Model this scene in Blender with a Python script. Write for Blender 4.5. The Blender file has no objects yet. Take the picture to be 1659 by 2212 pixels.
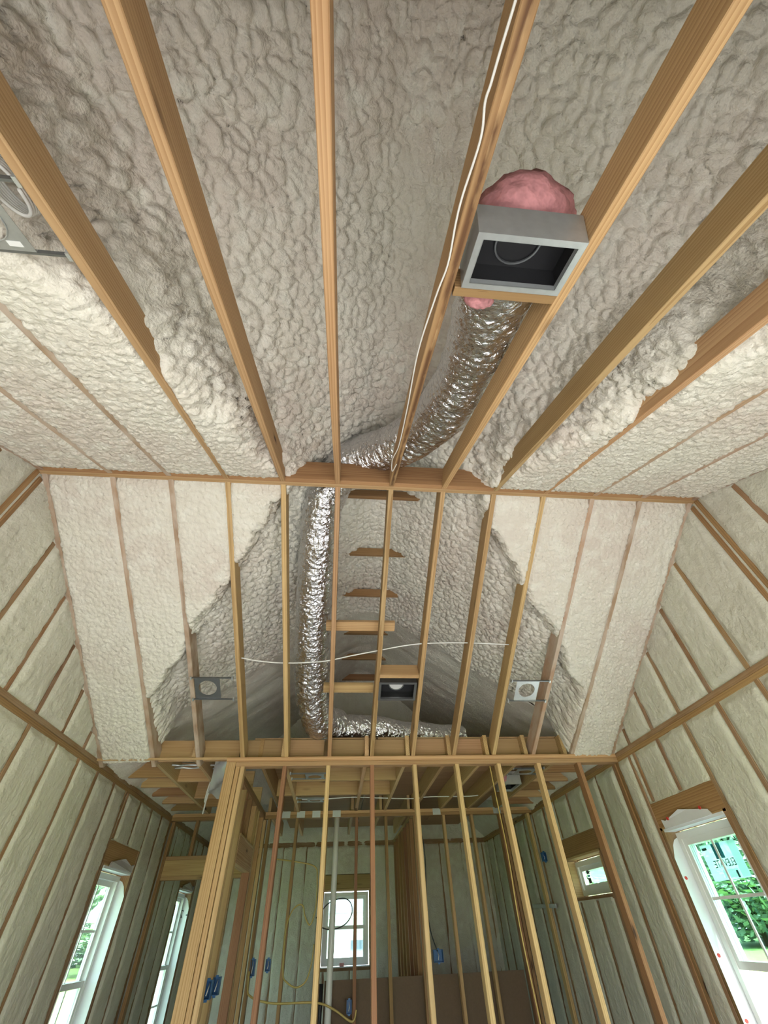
import bpy, math, random
import numpy as np
from mathutils import Matrix, Vector

random.seed(7)
scene = bpy.context.scene
COL = scene.collection

# ------------------------------------------------------------------ camera
CAM_R = Vector((0.9956, -0.0881, -0.0324))
cam_data = bpy.data.cameras.new('camera')
cam = bpy.data.objects.new('camera', cam_data)
COL.objects.link(cam)
pitch, yaw, roll = math.radians(45.9684), math.radians(6.987), math.radians(-2.6749)
fwd = Vector((math.sin(yaw)*math.cos(pitch), math.cos(yaw)*math.cos(pitch), math.sin(pitch)))
rgt0 = Vector((math.cos(yaw), -math.sin(yaw), 0))
up0 = rgt0.cross(fwd)
rgt = rgt0*math.cos(roll) + up0*math.sin(roll)
upv = -rgt0*math.sin(roll) + up0*math.cos(roll)
cam.matrix_world = Matrix(((rgt.x, upv.x, -fwd.x, -0.2935), (rgt.y, upv.y, -fwd.y, 0.0),
                           (rgt.z, upv.z, -fwd.z, 1.56), (0, 0, 0, 1)))
cam_data.sensor_fit = 'VERTICAL'
cam_data.sensor_height = 36.0
cam_data.lens = 875.16/2212*36.0
cam_data.clip_start = 0.02
cam_data.clip_end = 300
scene.camera = cam

# ------------------------------------------------------------------ light
world = bpy.data.worlds.new('overcast_sky')
scene.world = world
world.use_nodes = True
wn = world.node_tree
wn.nodes['Background'].inputs[0].default_value = (0.86, 0.94, 1.0, 1)
wn.nodes['Background'].inputs[1].default_value = 1.7
sun_d = bpy.data.lights.new('sun', 'SUN')
sun_d.energy = 7.0
sun_d.angle = math.radians(3)
sun_d.color = (1.0, 0.97, 0.93)
sun = bpy.data.objects.new('sun', sun_d)
COL.objects.link(sun)
sun.rotation_euler = (math.radians(48), 0, math.radians(14))

def portal(name, loc, rot, sx, sy):
    d = bpy.data.lights.new(name, 'AREA')
    d.shape = 'RECTANGLE'; d.size = sx; d.size_y = sy
    d.cycles.is_portal = True
    o = bpy.data.objects.new(name, d); COL.objects.link(o)
    o.location = loc; o.rotation_euler = rot
H = math.pi/2
portal('portal_rear', (0, -0.5, 1.1), (H, 0, 0), 3.9, 2.1)
portal('portal_left', (-2.75, 5.7, 1.3), (H, 0, -H), 0.7, 1.6)
portal('portal_left_b', (-2.75, 8.5, 1.3), (H, 0, -H), 0.7, 1.6)
portal('portal_right', (2.75, 3.75, 1.3), (H, 0, H), 0.75, 1.6)
portal('portal_right_c', (2.75, 5.8, 1.9), (H, 0, H), 0.8, 0.3)
portal('portal_back', (-0.1, 9.85, 1.6), (H, 0, math.pi), 0.8, 0.9)

vs = scene.view_settings
vs.view_transform = 'Standard'
vs.look = 'None'
vs.gamma = 1.0
vs.use_curve_mapping = False
vs.exposure = 1.97
scene.cycles.use_denoising = True
scene.cycles.max_bounces = 7
scene.cycles.diffuse_bounces = 4
scene.cycles.glossy_bounces = 3
scene.cycles.use_adaptive_sampling = True
scene.cycles.adaptive_threshold = 0.03
scene.cycles.caustics_reflective = False
scene.cycles.caustics_refractive = False
scene.cycles.transparent_max_bounces = 16

# ------------------------------------------------------------------ dimensions (metres)
XW = 2.498                    # inner stud face of the side walls
YR, ZR, SF = 2.0246, 3.9071, 0.48776      # far slope: z = ZR - SF*(y-YR)
YN, ZN, SN = 1.964, 3.90, 0.51            # near slope: z = ZN + SN*(y-YN)
YW, ZP = 4.4085, 2.744        # partition face, plate top
Y2, Y3 = 6.96, 9.6
YB = -0.32                    # wall behind the viewer
def zfar(y): return ZR - SF*(y-YR)
def znear(y): return ZN + SN*(y-YN)
RAF = [-0.41 + 0.4064*k for k in range(-4, 7)]     # left edges of the rafters

# ------------------------------------------------------------------ materials
def new_mat(name):
    m = bpy.data.materials.new(name); m.use_nodes = True
    nt = m.node_tree
    return m, nt, nt.nodes['Principled BSDF']
def N(nt, t, **kw):
    n = nt.nodes.new(t)
    for k, v in kw.items():
        if isinstance(k, str) and k.startswith('i_'):
            n.inputs[k[2:].replace('_', ' ')].default_value = v
        else: setattr(n, k, v)
    return n
def ramp(nt, fac, stops):
    r = nt.nodes.new('ShaderNodeValToRGB')
    el = r.color_ramp.elements
    while len(el) < len(stops): el.new(0.5)
    for e, (p, c) in zip(el, stops):
        e.position = p; e.color = (c[0], c[1], c[2], 1)
    nt.links.new(fac, r.inputs[0]); return r
def mixc(nt, fac, a, b, mode='MIX'):
    m = nt.nodes.new('ShaderNodeMix'); m.data_type = 'RGBA'; m.blend_type = mode
    for sock, v in ((m.inputs[0], fac), (m.inputs[6], a), (m.inputs[7], b)):
        if hasattr(v, 'links'): nt.links.new(v, sock)
        elif isinstance(v, (int, float)): sock.default_value = v
        else: sock.default_value = (v[0], v[1], v[2], 1)
    return m.outputs[2]
def mathn(nt, op, a, b=None):
    m = nt.nodes.new('ShaderNodeMath'); m.operation = op
    for sock, v in ((m.inputs[0], a), (m.inputs[1], b)):
        if v is None: continue
        if hasattr(v, 'links'): nt.links.new(v, sock)
        else: sock.default_value = v
    return m.outputs[0]

def wood(name, light, dark, knots=True, spray=0.0, stain=0.0):
    m, nt, b = new_mat(name)
    L = nt.links.new
    tc = N(nt, 'ShaderNodeTexCoord'); oi = N(nt, 'ShaderNodeObjectInfo')
    rnd = N(nt, 'ShaderNodeVectorMath', operation='MULTIPLY_ADD')
    comb = N(nt, 'ShaderNodeCombineXYZ')
    r2 = mathn(nt, 'FRACT', mathn(nt, 'MULTIPLY', oi.outputs['Random'], 17.3))
    L(mathn(nt, 'MULTIPLY', oi.outputs['Random'], 40.0), comb.inputs[0])
    L(mathn(nt, 'MULTIPLY', r2, 0.16), comb.inputs[1])
    L(mathn(nt, 'ADD', mathn(nt, 'MULTIPLY', oi.outputs['Random'], 0.2), 0.04), comb.inputs[2])
    add = N(nt, 'ShaderNodeVectorMath', operation='ADD')
    L(tc.outputs['Object'], add.inputs[0]); L(comb.outputs[0], add.inputs[1])
    # growth rings running along local x
    mp = N(nt, 'ShaderNodeMapping'); mp.inputs['Scale'].default_value = (0.05, 1, 1)
    L(add.outputs[0], mp.inputs[0])
    wv = N(nt, 'ShaderNodeTexWave', wave_type='RINGS', rings_direction='X', wave_profile='SAW')
    wv.inputs['Scale'].default_value = 26; wv.inputs['Distortion'].default_value = 2.6
    wv.inputs['Detail'].default_value = 1.0; wv.inputs['Detail Scale'].default_value = 1.4
    wv.inputs['Detail Roughness'].default_value = 0.55
    L(mp.outputs[0], wv.inputs[0])
    # fine fibre streaks
    mp2 = N(nt, 'ShaderNodeMapping'); mp2.inputs['Scale'].default_value = (3, 130, 130)
    L(add.outputs[0], mp2.inputs[0])
    fb = N(nt, 'ShaderNodeTexNoise'); fb.inputs['Scale'].default_value = 1; fb.inputs['Detail'].default_value = 1.5
    L(mp2.outputs[0], fb.inputs[0])
    # broad tone drift
    mp3 = N(nt, 'ShaderNodeMapping'); mp3.inputs['Scale'].default_value = (0.9, 7, 7)
    L(add.outputs[0], mp3.inputs[0])
    br = N(nt, 'ShaderNodeTexNoise'); br.inputs['Scale'].default_value = 1.5; br.inputs['Detail'].default_value = 1
    L(mp3.outputs[0], br.inputs[0])
    g = mathn(nt, 'MULTIPLY', wv.outputs['Fac'], 0.62)
    g = mathn(nt, 'ADD', g, mathn(nt, 'MULTIPLY', fb.outputs['Fac'], 0.42))
    g = mathn(nt, 'ADD', g, mathn(nt, 'MULTIPLY', mathn(nt, 'SUBTRACT', br.outputs['Fac'], 0.5), 0.7))
    mid = [0.6*light[i]+0.4*dark[i] for i in range(3)]
    rp = ramp(nt, g, [(0.12, light), (0.5, mid), (0.95, dark)])
    col = rp.outputs[0]
    hv = N(nt, 'ShaderNodeHueSaturation')
    L(mathn(nt, 'ADD', mathn(nt, 'MULTIPLY', r2, 0.34), 0.83), hv.inputs['Value'])
    L(mathn(nt, 'ADD', mathn(nt, 'MULTIPLY', oi.outputs['Random'], 0.02), 0.49), hv.inputs['Hue'])
    L(col, hv.inputs['Color']); col = hv.outputs[0]
    if knots:
        mp4 = N(nt, 'ShaderNodeMapping'); mp4.inputs['Scale'].default_value = (1.5, 5.5, 5.5)
        L(add.outputs[0], mp4.inputs[0])
        vo = N(nt, 'ShaderNodeTexVoronoi'); vo.inputs['Scale'].default_value = 1.0
        L(mp4.outputs[0], vo.inputs[0])
        kn = ramp(nt, vo.outputs['Distance'], [(0.035, (1, 1, 1)), (0.075, (0.35, 0.35, 0.35)), (0.13, (0, 0, 0))])
        col = mixc(nt, kn.outputs[0], col, (0.06, 0.022, 0.008))
    if stain > 0:
        mp6 = N(nt, 'ShaderNodeMapping'); mp6.inputs['Scale'].default_value = (5, 22, 22)
        L(add.outputs[0], mp6.inputs[0])
        st = N(nt, 'ShaderNodeTexNoise'); st.inputs['Scale'].default_value = 1; st.inputs['Detail'].default_value = 5
        L(mp6.outputs[0], st.inputs[0])
        sep = N(nt, 'ShaderNodeSeparateXYZ'); L(tc.outputs['Object'], sep.inputs[0])
        ctr = ramp(nt, mathn(nt, 'ABSOLUTE', sep.outputs[1]), [(0.004, (1, 1, 1)), (0.016, (0, 0, 0))])
        sr = ramp(nt, st.outputs['Fac'], [(0.40, (0, 0, 0)), (0.54, (1, 1, 1))])
        f = mathn(nt, 'MULTIPLY', mathn(nt, 'MULTIPLY', sr.outputs[0], ctr.outputs[0]), stain)
        col = mixc(nt, f, col, (0.13, 0.06, 0.024))
    if spray > 0:
        mp5 = N(nt, 'ShaderNodeMapping'); mp5.inputs['Scale'].default_value = (4, 9, 9)
        L(add.outputs[0], mp5.inputs[0])
        sp = N(nt, 'ShaderNodeTexNoise'); sp.inputs['Scale'].default_value = 1.2; sp.inputs['Detail'].default_value = 4
        L(mp5.outputs[0], sp.inputs[0])
        sr = ramp(nt, sp.outputs['Fac'], [(0.36, (0, 0, 0)), (0.62, (1, 1, 1))])
        col = mixc(nt, mathn(nt, 'MULTIPLY', sr.outputs[0], spray), col, (0.56, 0.46, 0.37))
    L(col, b.inputs['Base Color'])
    b.inputs['Roughness'].default_value = 0.72
    return m

PINE = wood('pine', (0.58, 0.385, 0.19), (0.36, 0.20, 0.078))
PINE_PALE = wood('pine_pale', (0.66, 0.46, 0.24), (0.44, 0.26, 0.11))
PINE_DARK = wood('pine_dark', (0.41, 0.24, 0.105), (0.24, 0.12, 0.046))
PINE_STAIN = wood('pine_pith_streak', (0.56, 0.37, 0.175), (0.36, 0.20, 0.08), stain=1.0)
FIR = wood('red_fir', (0.36, 0.185, 0.09), (0.22, 0.095, 0.045))
SPRAYED = wood('oversprayed_pine', (0.46, 0.30, 0.19), (0.32, 0.20, 0.13), spray=0.8)
WALLSTUD = wood('wall_pine', (0.34, 0.19, 0.085), (0.20, 0.10, 0.04), spray=0.2)
PLY = wood('plywood', (0.44, 0.27, 0.14), (0.31, 0.18, 0.085), knots=False)

def foam_mat(name, ca, cb, cc, bump=0.5):
    m, nt, b = new_mat(name); L = nt.links.new
    tc = N(nt, 'ShaderNodeTexCoord')
    n1 = N(nt, 'ShaderNodeTexNoise'); n1.inputs['Scale'].default_value = 1.1; n1.inputs['Detail'].default_value = 1.5
    L(tc.outputs['Object'], n1.inputs[0])
    n2 = N(nt, 'ShaderNodeTexNoise'); n2.inputs['Scale'].default_value = 9; n2.inputs['Detail'].default_value = 2
    L(tc.outputs['Object'], n2.inputs[0])
    col = mixc(nt, ramp(nt, n1.outputs['Fac'], [(0.36, (0, 0, 0)), (0.64, (1, 1, 1))]).outputs[0], ca, cb)
    col = mixc(nt, ramp(nt, n2.outputs['Fac'], [(0.46, (0, 0, 0)), (0.75, (1, 1, 1))]).outputs[0], col, cc)
    L(col, b.inputs['Base Color'])
    b.inputs['Roughness'].default_value = 0.62
    b.inputs['Specular IOR Level'].default_value = 0.35
    n3 = N(nt, 'ShaderNodeTexNoise'); n3.inputs['Scale'].default_value = 55; n3.inputs['Detail'].default_value = 2
    L(tc.outputs['Object'], n3.inputs[0])
    h = n3.outputs['Fac']
    bp = N(nt, 'ShaderNodeBump'); bp.inputs['Strength'].default_value = bump; bp.inputs['Distance'].default_value = 0.02
    L(h, bp.inputs['Height']); L(bp.outputs[0], b.inputs['Normal'])
    return m
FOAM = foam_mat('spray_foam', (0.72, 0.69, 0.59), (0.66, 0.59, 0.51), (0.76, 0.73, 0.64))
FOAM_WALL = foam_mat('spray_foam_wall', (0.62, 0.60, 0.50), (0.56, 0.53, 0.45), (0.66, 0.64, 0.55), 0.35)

def plain(name, col, rough=0.6, metal=0.0, bump=0.0, bscale=40, vary=0.0):
    m, nt, b = new_mat(name); L = nt.links.new
    b.inputs['Base Color'].default_value = (*col, 1)
    b.inputs['Roughness'].default_value = rough
    b.inputs['Metallic'].default_value = metal
    tc = N(nt, 'ShaderNodeTexCoord')
    n = N(nt, 'ShaderNodeTexNoise'); n.inputs['Scale'].default_value = bscale; n.inputs['Detail'].default_value = 2
    L(tc.outputs['Object'], n.inputs[0])
    if vary > 0:
        L(mixc(nt, mathn(nt, 'MULTIPLY', n.outputs['Fac'], 1.0), [c*(1-vary) for c in col], [min(1, c*(1+vary)) for c in col]), b.inputs['Base Color'])
    if bump > 0:
        bp = N(nt, 'ShaderNodeBump'); bp.inputs['Strength'].default_value = bump; bp.inputs['Distance'].default_value = 0.01
        L(n.outputs['Fac'], bp.inputs['Height']); L(bp.outputs[0], b.inputs['Normal'])
    return m
def foil_mat():
    m, nt, b = new_mat('crinkled_foil'); L = nt.links.new
    b.inputs['Base Color'].default_value = (0.74, 0.74, 0.76, 1)
    b.inputs['Metallic'].default_value = 1.0
    b.inputs['Roughness'].default_value = 0.17
    tc = N(nt, 'ShaderNodeTexCoord')
    v = N(nt, 'ShaderNodeTexVoronoi'); v.inputs['Scale'].default_value = 30
    L(tc.outputs['Object'], v.inputs[0])
    n = N(nt, 'ShaderNodeTexNoise'); n.inputs['Scale'].default_value = 60; n.inputs['Detail'].default_value = 3; n.inputs['Distortion'].default_value = 1.5
    L(tc.outputs['Object'], n.inputs[0])
    h = mathn(nt, 'ADD', v.outputs['Distance'], n.outputs['Fac'])
    bp = N(nt, 'ShaderNodeBump'); bp.inputs['Strength'].default_value = 0.7; bp.inputs['Distance'].default_value = 0.007
    L(h, bp.inputs['Height']); L(bp.outputs[0], b.inputs['Normal'])
    return m
FOIL = foil_mat()
GALV = plain('galvanised_steel', (0.66, 0.69, 0.70), 0.36, 0.7, 0.05, 30, 0.12)
GALV_DARK = plain('dark_bare_steel', (0.28, 0.29, 0.30), 0.4, 0.9, 0.05, 30, 0.1)  # darker steel tone for rings, hanger bars, one boot and one bracket
ZINC = plain('zinc_plate', (0.55, 0.57, 0.58), 0.4, 0.8, 0.05, 60, 0.1)
PINK = plain('pink_fibreglass', (0.56, 0.25, 0.26), 0.95, 0.0, 1.0, 28, 0.5)
WHITE = plain('white_vinyl', (0.80, 0.80, 0.78), 0.35, 0, 0.02, 20, 0.03)
MEMBRANE = plain('white_flashing_membrane', (0.78, 0.79, 0.82), 0.5, 0, 0.3, 14, 0.04)
CABLE_W = plain('white_cable', (0.78, 0.77, 0.73), 0.45, 0, 0.05, 30, 0.05)
CABLE_Y = plain('yellow_cable', (0.52, 0.38, 0.12), 0.5, 0, 0.05, 30, 0.1)
CABLE_K = plain('black_cable', (0.03, 0.03, 0.03), 0.5, 0, 0.05, 30, 0.1)
BLUE = plain('blue_plastic', (0.02, 0.11, 0.30), 0.45, 0, 0.05, 30, 0.1)
BLACK = plain('black_plastic', (0.02, 0.02, 0.022), 0.5, 0, 0.05, 30, 0.1)
PVC = plain('white_pipe', (0.70, 0.69, 0.66), 0.35, 0, 0.03, 20, 0.04)
BROWN = plain('brown_board', (0.16, 0.105, 0.065), 0.8, 0, 0.1, 60, 0.12)
CONCRETE = plain('concrete', (0.50, 0.50, 0.50), 0.85, 0, 0.2, 8, 0.12)
LAWN = plain('lawn_grass', (0.24, 0.33, 0.09), 0.95, 0, 0.5, 3, 0.4)
LEAF = plain('tree_leaf', (0.34, 0.44, 0.32), 0.6, 0, 0.0, 2, 0.4)
BARK = plain('bark', (0.13, 0.09, 0.06), 0.9, 0, 0.6, 12, 0.3)
HOUSEW = plain('white_house_paint', (0.78, 0.80, 0.82), 0.7, 0, 0.05, 10, 0.04)
ROOFING = plain('grey_roof_shingle', (0.22, 0.27, 0.31), 0.8, 0, 0.4, 20, 0.2)
DOORC = plain('grey_blue_door', (0.16, 0.20, 0.28), 0.5, 0, 0.05, 10, 0.05)
RED = plain('red_fastener', (0.62, 0.05, 0.04), 0.5, 0, 0.02, 10, 0.05)
INK = plain('ink', (0.05, 0.06, 0.07), 0.6, 0, 0.02, 10, 0.05)
STICK_W = plain('sticker_white', (0.72, 0.78, 0.78), 0.5, 0, 0.02, 10, 0.03)
STICK_B = plain('sticker_blue', (0.10, 0.42, 0.72), 0.5, 0, 0.02, 10, 0.03)
SHEATH = plain('wall_sheathing', (0.40, 0.30, 0.19), 0.85, 0, 0.2, 30, 0.2)

def glass_mat():
    m = bpy.data.materials.new('window_glass'); m.use_nodes = True
    nt = m.node_tree; nt.nodes.clear(); L = nt.links.new
    out = N(nt, 'ShaderNodeOutputMaterial')
    tr = N(nt, 'ShaderNodeBsdfTransparent'); tr.inputs[0].default_value = (0.80, 0.95, 0.92, 1)
    gl = N(nt, 'ShaderNodeBsdfGlossy'); gl.inputs['Roughness'].default_value = 0.02
    lw0 = N(nt, 'ShaderNodeLayerWeight'); lw0.inputs[0].default_value = 0.5
    lw = mathn(nt, 'ADD', mathn(nt, 'MULTIPLY', mathn(nt, 'POWER', lw0.outputs['Facing'], 4.0), 0.5), 0.02)
    mx = N(nt, 'ShaderNodeMixShader')
    L(lw, mx.inputs[0]); L(tr.outputs[0], mx.inputs[1]); L(gl.outputs[0], mx.inputs[2]); L(mx.outputs[0], out.inputs[0])
    return m
GLASS = glass_mat()
def film_mat():
    m = bpy.data.materials.new('clear_plastic_film'); m.use_nodes = True
    nt = m.node_tree; nt.nodes.clear(); L = nt.links.new
    out = N(nt, 'ShaderNodeOutputMaterial')
    tr = N(nt, 'ShaderNodeBsdfTransparent'); tr.inputs[0].default_value = (0.9, 0.88, 0.88, 1)
    gl = N(nt, 'ShaderNodeBsdfPrincipled'); gl.inputs['Roughness'].default_value = 0.25
    gl.inputs['Base Color'].default_value = (0.72, 0.68, 0.70, 1)
    mx = N(nt, 'ShaderNodeMixShader'); mx.inputs[0].default_value = 0.6
    L(tr.outputs[0], mx.inputs[1]); L(gl.outputs[0], mx.inputs[2]); L(mx.outputs[0], out.inputs[0])
    return m
FILM = film_mat()
def sticker_mat():
    m = bpy.data.materials.new('backlit_sticker_film'); m.use_nodes = True
    nt = m.node_tree; nt.nodes.clear(); L = nt.links.new
    out = N(nt, 'ShaderNodeOutputMaterial')
    tr = N(nt, 'ShaderNodeBsdfTransparent'); tl = N(nt, 'ShaderNodeBsdfTranslucent'); tl.inputs[0].default_value = (0.42, 0.50, 0.50, 1)
    mx = N(nt, 'ShaderNodeMixShader'); mx.inputs[0].default_value = 0.55
    L(tr.outputs[0], mx.inputs[1]); L(tl.outputs[0], mx.inputs[2]); L(mx.outputs[0], out.inputs[0])
    return m
STICKER = sticker_mat()

# ------------------------------------------------------------------ object helpers
def tag(o, label=None, cat=None, group=None, kind=None):
    if label: o['label'] = label
    if cat: o['category'] = cat
    if group: o['group'] = group
    if kind: o['kind'] = kind
    return o
def empty(name, loc=(0, 0, 0)):
    o = bpy.data.objects.new(name, None); COL.objects.link(o); o.location = loc
    o.empty_display_size = 0.1
    return o
def struct(name, label, cat='wall'):
    return tag(empty(name), label, cat, kind='structure')
def put(name, me, mat, parent=None, mw=None):
    o = bpy.data.objects.new(name, me); COL.objects.link(o)
    if mat and not me.materials: me.materials.append(mat)
    if mw is not None: o.matrix_world = mw
    if parent is not None:
        o.parent = parent
        o.matrix_parent_inverse = Matrix.Translation(-Vector(parent.location))
    return o
def mesh(name, v, f, smooth=False):
    me = bpy.data.meshes.new(name); me.from_pydata([tuple(p) for p in v], [], [tuple(q) for q in f]); me.update()
    if smooth: me.polygons.foreach_set('use_smooth', [True]*len(me.polygons))
    return me
def board(name, p0, p1, w, h, mat, parent=None, up=(0, 0, 1), sh0=0.0, sh1=0.0, ch=0.003, bow=0.0):
    """A sawn board from p0 to p1: w across, h along up, eased edges, optional sloped end cuts and a little bow."""
    p0 = Vector(p0); p1 = Vector(p1); x = (p1-p0); Ln = x.length; x.normalize()
    y = Vector(up).cross(x).normalized(); z = x.cross(y)
    a, c = w/2, h/2
    ch = min(ch, a*0.4, c*0.4)
    sec = [(-a+ch, -c), (a-ch, -c), (a, -c+ch), (a, c-ch), (a-ch, c), (-a+ch, c), (-a, c-ch), (-a, -c+ch)]
    v = []; ts = [0, 1] if not bow else [0, 0.25, 0.5, 0.75, 1]
    for t in ts:
        for (sy, sz) in sec:
            l = t*Ln
            if t == 0: l += sh0*sz
            if t == 1: l += sh1*sz
            v.append((l, sy + bow*math.sin(math.pi*t), sz))
    f = []
    n = len(ts)
    for k in range(n-1):
        for i in range(8):
            j = (i+1) % 8
            f.append((k*8+i, k*8+j, k*8+8+j, k*8+8+i))
    f.append(tuple(reversed(range(8)))); f.append(tuple(range((n-1)*8, n*8)))
    f = [tuple(reversed(q)) for q in f]
    me = mesh(name, v, f)
    mw = Matrix(((x.x, y.x, z.x, p0.x), (x.y, y.y, z.y, p0.y), (x.z, y.z, z.z, p0.z), (0, 0, 0, 1)))
    return put(name, me, mat, parent, mw)
def boxm(x0, x1, y0, y1, z0, z1):
    v = [(x0, y0, z0), (x1, y0, z0), (x1, y1, z0), (x0, y1, z0), (x0, y0, z1), (x1, y0, z1), (x1, y1, z1), (x0, y1, z1)]
    f = [(0, 3, 2, 1), (4, 5, 6, 7), (0, 1, 5, 4), (1, 2, 6, 5), (2, 3, 7, 6), (3, 0, 4, 7)]
    return v, f
def box(name, x0, x1, y0, y1, z0, z1, mat, parent=None):
    c = ((x0+x1)/2, (y0+y1)/2, (z0+z1)/2)
    v, f = boxm(x0-c[0], x1-c[0], y0-c[1], y1-c[1], z0-c[2], z1-c[2])
    return put(name, mesh(name, v, f), mat, parent, Matrix.Translation(c))
def join(*parts):
    V, F = [], []
    for v, f in parts:
        b = len(V); V += list(v); F += [tuple(i+b for i in q) for q in f]
    return V, F
def tube_vf(pts, r, n=8, caps=True):
    pts = [Vector(p) for p in pts]; V, F = [], []
    rs = r if isinstance(r, (list, tuple)) else [r]*len(pts)
    t0 = (pts[1]-pts[0]).normalized()
    nrm = t0.orthogonal().normalized()
    for i, p in enumerate(pts):
        t = (pts[min(i+1, len(pts)-1)]-pts[max(i-1, 0)]).normalized()
        nrm = (nrm - t*nrm.dot(t)).normalized(); bn = t.cross(nrm)
        for k in range(n):
            a = 2*math.pi*k/n
            V.append(p + (nrm*math.cos(a)+bn*math.sin(a))*rs[i])
    for i in range(len(pts)-1):
        for k in range(n):
            j = (k+1) % n
            F.append((i*n+k, i*n+j, (i+1)*n+j, (i+1)*n+k))
    if caps: F.append(tuple(reversed(range(n)))); F.append(tuple(range((len(pts)-1)*n, len(pts)*n)))
    return V, F
def spline(pts, sub=6):
    pts = [Vector(p) for p in pts]; out = []
    for i in range(len(pts)-1):
        p0 = pts[max(i-1, 0)]; p1 = pts[i]; p2 = pts[i+1]; p3 = pts[min(i+2, len(pts)-1)]
        for s in range(sub):
            t = s/sub
            out.append(0.5*((2*p1)+(-p0+p2)*t+(2*p0-5*p1+4*p2-p3)*t*t+(-p0+3*p1-3*p2+p3)*t**3))
    out.append(pts[-1]); return out
def cable(name, pts, r, mat, label, cat='cable', group=None, sub=6):
    v, f = tube_vf(spline(pts, sub), r, 6)
    o = put(name, mesh(name, v, f, True), mat)
    return tag(o, label, cat, group)

# ------------------------------------------------------------------ noise for the foam relief
def _h(i, j, k, s):
    n = (i.astype(np.int64)*374761393 + j.astype(np.int64)*668265263 + k.astype(np.int64)*2147483647 + s*1274126177) & 0xffffffff
    n = ((n ^ (n >> 13))*1274126177) & 0xffffffff
    n = ((n ^ (n >> 16))*2246822519) & 0xffffffff
    return ((n ^ (n >> 15)) & 0xffffff)/float(0x1000000)
def vnoise(p, s=0):
    i = np.floor(p).astype(np.int64); f = p-i; f = f*f*(3-2*f)
    x, y, z = i[:, 0], i[:, 1], i[:, 2]
    r = 0
    for a in (0, 1):
        for b in (0, 1):
            for c in (0, 1):
                w = (f[:, 0] if a else 1-f[:, 0])*(f[:, 1] if b else 1-f[:, 1])*(f[:, 2] if c else 1-f[:, 2])
                r = r + w*_h(x+a, y+b, z+c, s)
    return r*2-1
def fbm(p, s=0, o=3):
    r = 0; a = 1; t = 0
    for k in range(o):
        r = r + a*vnoise(p*(2**k), s+k); t += a; a *= 0.5
    return r/t
def cells(p, s=0):
    i = np.floor(p).astype(np.int64); f1 = np.full(len(p), 9.0); f2 = f1.copy()
    for a in (-1, 0, 1):
        for b in (-1, 0, 1):
            for c in (-1, 0, 1):
                q = [i[:, 0]+a, i[:, 1]+b, i[:, 2]+c]
                d = 0
                for ax in range(3):
                    d = d + (q[ax] + 0.1 + 0.8*_h(*q, s+ax*7+1) - p[:, ax])**2
                f2 = np.minimum(f2, np.maximum(f1, d)); f1 = np.minimum(f1, d)
    return np.sqrt(f1), np.sqrt(f2)
def lumps(p, size, s=0, warp=0.5, aniso=(1, 1, 1)):
    q = p*np.array(aniso)/size
    q = q + warp*np.stack([vnoise(q*0.8, s+3), vnoise(q*0.8, s+4), vnoise(q*0.8, s+5)], 1)
    d1, d2 = cells(q, s)
    c = np.clip((d2-d1)/0.55, 0, 1)
    return np.sqrt(c*(2-c))*0.75 + 0.25*np.clip(1-d1*d1, 0, 1)
def sstep(a, b, x):
    t = np.clip((x-a)/(b-a), 0, 1); return t*t*(3-2*t)
def grid_obj(name, P, mask, mat, parent):
    """P: (n,m,3) vertex grid; mask: (n-1,m-1) faces to keep."""
    n, m = P.shape[:2]
    idx = np.arange(n*m).reshape(n, m)
    q = np.stack([idx[:-1, :-1], idx[1:, :-1], idx[1:, 1:], idx[:-1, 1:]], -1)[mask]
    used = np.unique(q); rem = np.full(n*m, -1); rem[used] = np.arange(len(used))
    q = rem[q]; V = P.reshape(-1, 3)[used]
    me = bpy.data.meshes.new(name)
    me.vertices.add(len(V)); me.vertices.foreach_set('co', V.astype(np.float32).ravel())
    me.loops.add(q.size); me.loops.foreach_set('vertex_index', q.astype(np.int32).ravel())
    me.polygons.add(len(q)); me.polygons.foreach_set('loop_start', np.arange(0, q.size, 4, dtype=np.int32))
    me.polygons.foreach_set('loop_total', np.full(len(q), 4, dtype=np.int32))
    me.polygons.foreach_set('use_smooth', np.ones(len(q), dtype=bool))
    me.update(calc_edges=True); me.validate()
    return put(name, me, mat, parent)
def normals(P):
    du = np.gradient(P, axis=0); dv = np.gradient(P, axis=1)
    n = np.cross(du, dv); return n/np.linalg.norm(n, axis=2, keepdims=True)

# ================================================================== floor and ground
fl = box('floor', -3.0, 3.0, YB-0.3, Y3+0.2, -0.12, 0.0, CONCRETE)
tag(fl, 'bare grey concrete slab floor of the framed house', 'floor', kind='structure')

# ================================================================== main ceiling
ceil = struct('ceiling', 'vaulted ceiling of pine rafters with cream spray foam between them', 'ceiling')
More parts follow.
